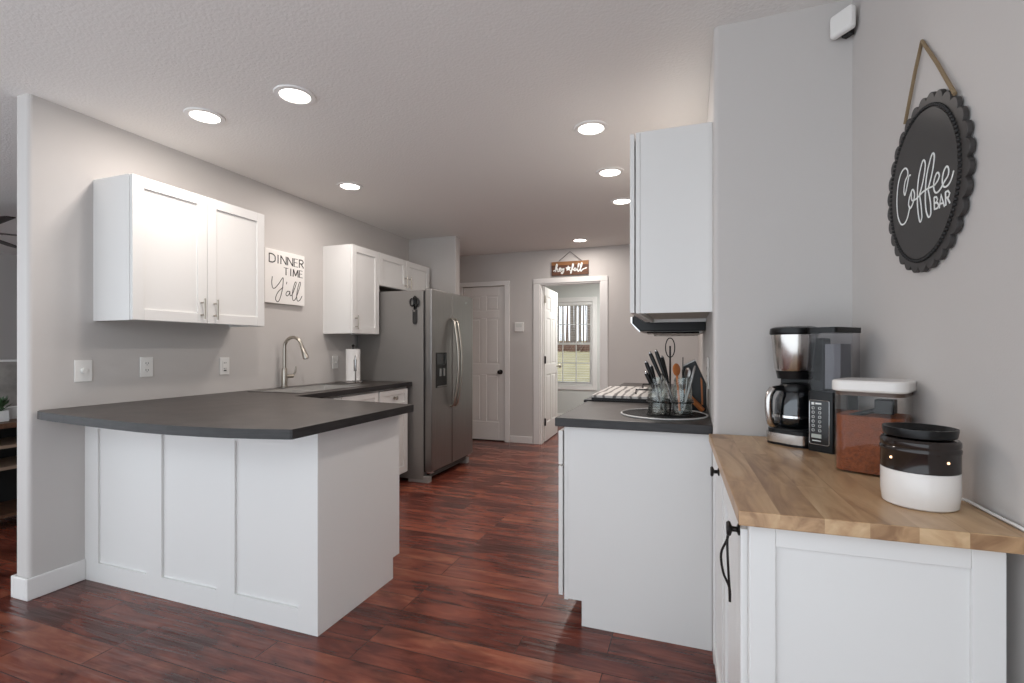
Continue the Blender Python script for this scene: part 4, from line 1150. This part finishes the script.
# --- wax warmer
wwx = thing('wax_warmer', 'round brown and white glazed ceramic wax warmer on the cabinet corner', 'wax warmer', (.453, 1.263, BZ))
def LW(name, mb, m, parent=wwx, **kw): return obj(name, mb, m, parent, world=False, **kw)
LW('body', MB().lathe([(0.0000, 0.0009), (0.0599, 0.0009), (0.0633, 0.0038), (0.0663, 0.0285), (0.0663, 0.0741), (0.0650, 0.0746)], None, 48), GLAZEW, smooth=True)
LW('upper_body', MB().lathe([(0.0655, 0.0746), (0.0666, 0.0760), (0.0663, 0.1121), (0.0676, 0.1140), (0.0680, 0.1197), (0.0658, 0.1235), (0.0671, 0.1263), (0.0671, 0.1349), (0.0633, 0.1396), (0.0000, 0.1396)], None, 48), GLAZEB, smooth=True)
LW('dish', MB().lathe([(0.0530, 0.1401), (0.0607, 0.1444), (0.0633, 0.1577), (0.0629, 0.1615), (0.0591, 0.1615), (0.0513, 0.1501), (0.0000, 0.1463)], None, 48), BLACK, smooth=True)
glow = emis('warmer_glow', (1, .62, .35, 1), 2.2)
for a in (-153, -68):
    LW('vent_hole', MB().sphere((.0662 * math.cos(R(a)), .0662 * math.sin(R(a)), .100), .0028, seg=10), glow)
cord = smooth_line([(.527, 1.30, BZ + .012), (.545, 1.285, BZ + .008), (.553, 1.24, BZ + .0042), (.556, 1.18, BZ + .0042), (.558, 1.13, BZ + .004), (.5745, 1.10, BZ - .015), (.5765, 1.09, BZ - .1), (.5785, 1.08, BZ - .4)])
tag(obj('power_cord', MB().tube(cord, .003, 8), OUTW, smooth=True), 'white power cord running from the wax warmer down behind the cabinet', 'cord')
cb_ = cbx

# ================================================================ LIVING ROOM beyond the partition
cn2 = thing('console_shelf', 'brown wooden open-shelf console seen past the partition wall', 'console', (-4.5, 2.0, 0))
cx0, cx1, cy0, cy1 = -4.72, -4.32, 1.25, 2.75
obj('top', MB().box(cx0, cx1 + .01, cy0, cy1, .68, .715), BROWNW, cn2, bevel=.003)
for z in (.545, .40, .08): obj('shelf', MB().box(cx0, cx1, cy0 + .02, cy1 - .02, z, z + .02), mat('shelf_edge', rgb(150, 128, 110), .5) if z > .1 else BROWNW, cn2)
obj('back_panel', MB().box(cx0, cx0 + .015, cy0, cy1, .03, .68), BLACKM, cn2)
for y in (cy0, cy1 - .03): obj('end_panel', MB().box(cx0, cx1, y, y + .03, 0, .68), BROWNW, cn2)
pp = pix(3, 421, 'x', -4.42)
pl_ = thing('potted_plant', 'small green plant in a white cube pot on the console shelf', 'plant', (-4.45, pp.y, .7155))
obj('pot', MB().box(-4.49, -4.41, pp.y - .045, pp.y + .03, .7155, .79), OUTW, pl_, bevel=.004)
lv = MB(); random.seed(5)
for i in range(70):
    a, el = random.uniform(0, 6.28), random.uniform(.2, 1.4); L_ = random.uniform(.05, .13)
    d_ = Vector((math.cos(a) * math.cos(el), math.sin(a) * math.cos(el), math.sin(el)))
    p0 = Vector((-4.45, pp.y - .008, .785)); sd = d_.cross(Vector((0, 0, 1))).normalized() * .012
    q = p0 + d_ * L_; v = [lv.bm.verts.new(x) for x in (p0 + d_ * L_ * .45, p0 + d_ * L_ * .7 + sd, q, p0 + d_ * L_ * .7 - sd)]
    lv.bm.faces.new(v); lv.tube([p0, p0 + d_ * L_ * .6], .0015, 4)
obj('leaves', lv, mat('leaf_green', rgb(62, 88, 56), .6), pl_)
tag(obj('white_box', MB().box(-4.60, -4.52, 1.98, 2.16, .7155, .80), OUTW, bevel=.004), 'small white box on the console behind the plant', 'box')
ar = thing('wall_art', 'grey patterned canvas standing on the console behind the plant', 'picture', (-4.68, 2.1, .7155))
obj('canvas', MB().box(-4.70, -4.675, 1.98, 2.55, .7155, 1.12), mat('art_grey', rgb(150, 145, 140), .8, var=.3, vscale=7), ar)
obj('frame', MB().box(-4.702, -4.672, 1.965, 1.98, .7155, 1.135).box(-4.702, -4.672, 2.55, 2.565, .7155, 1.135).box(-4.702, -4.672, 1.965, 2.565, 1.12, 1.135), TRIM, ar)
fn = thing('ceiling_fan', 'dark wooden bladed ceiling fan in the living room past the partition wall', 'ceiling fan', (-5.64, 2.31, 2.1))
obj('motor', MB().lathe([(0, 2.06), (.09, 2.07), (.11, 2.12), (.09, 2.20), (.03, 2.23), (.02, 2.25), (.02, 2.40), (.06, 2.42), (.06, 2.451), (0, 2.451)], Matrix.Translation((-5.64, 2.31, 0)), 28), BRONZE, fn, smooth=True)
for k in range(5):
    a = R(-10 + 72 * k)
    Mk = Matrix.Translation((-5.64, 2.31, 2.2)) @ Matrix.Rotation(a, 4, 'Z') @ Matrix.Rotation(R(12), 4, 'X')
    obj('blade', MB().prism([(.16, -.05), (.45, -.08), (.80, -.075), (.86, 0), (.80, .075), (.45, .08), (.16, .05)], -.004, .004, Mk), DARKW, fn)
    obj('blade_bracket', MB().box(.08, .2, -.02, .02, -.008, -.004, Mk), BRONZE, fn)
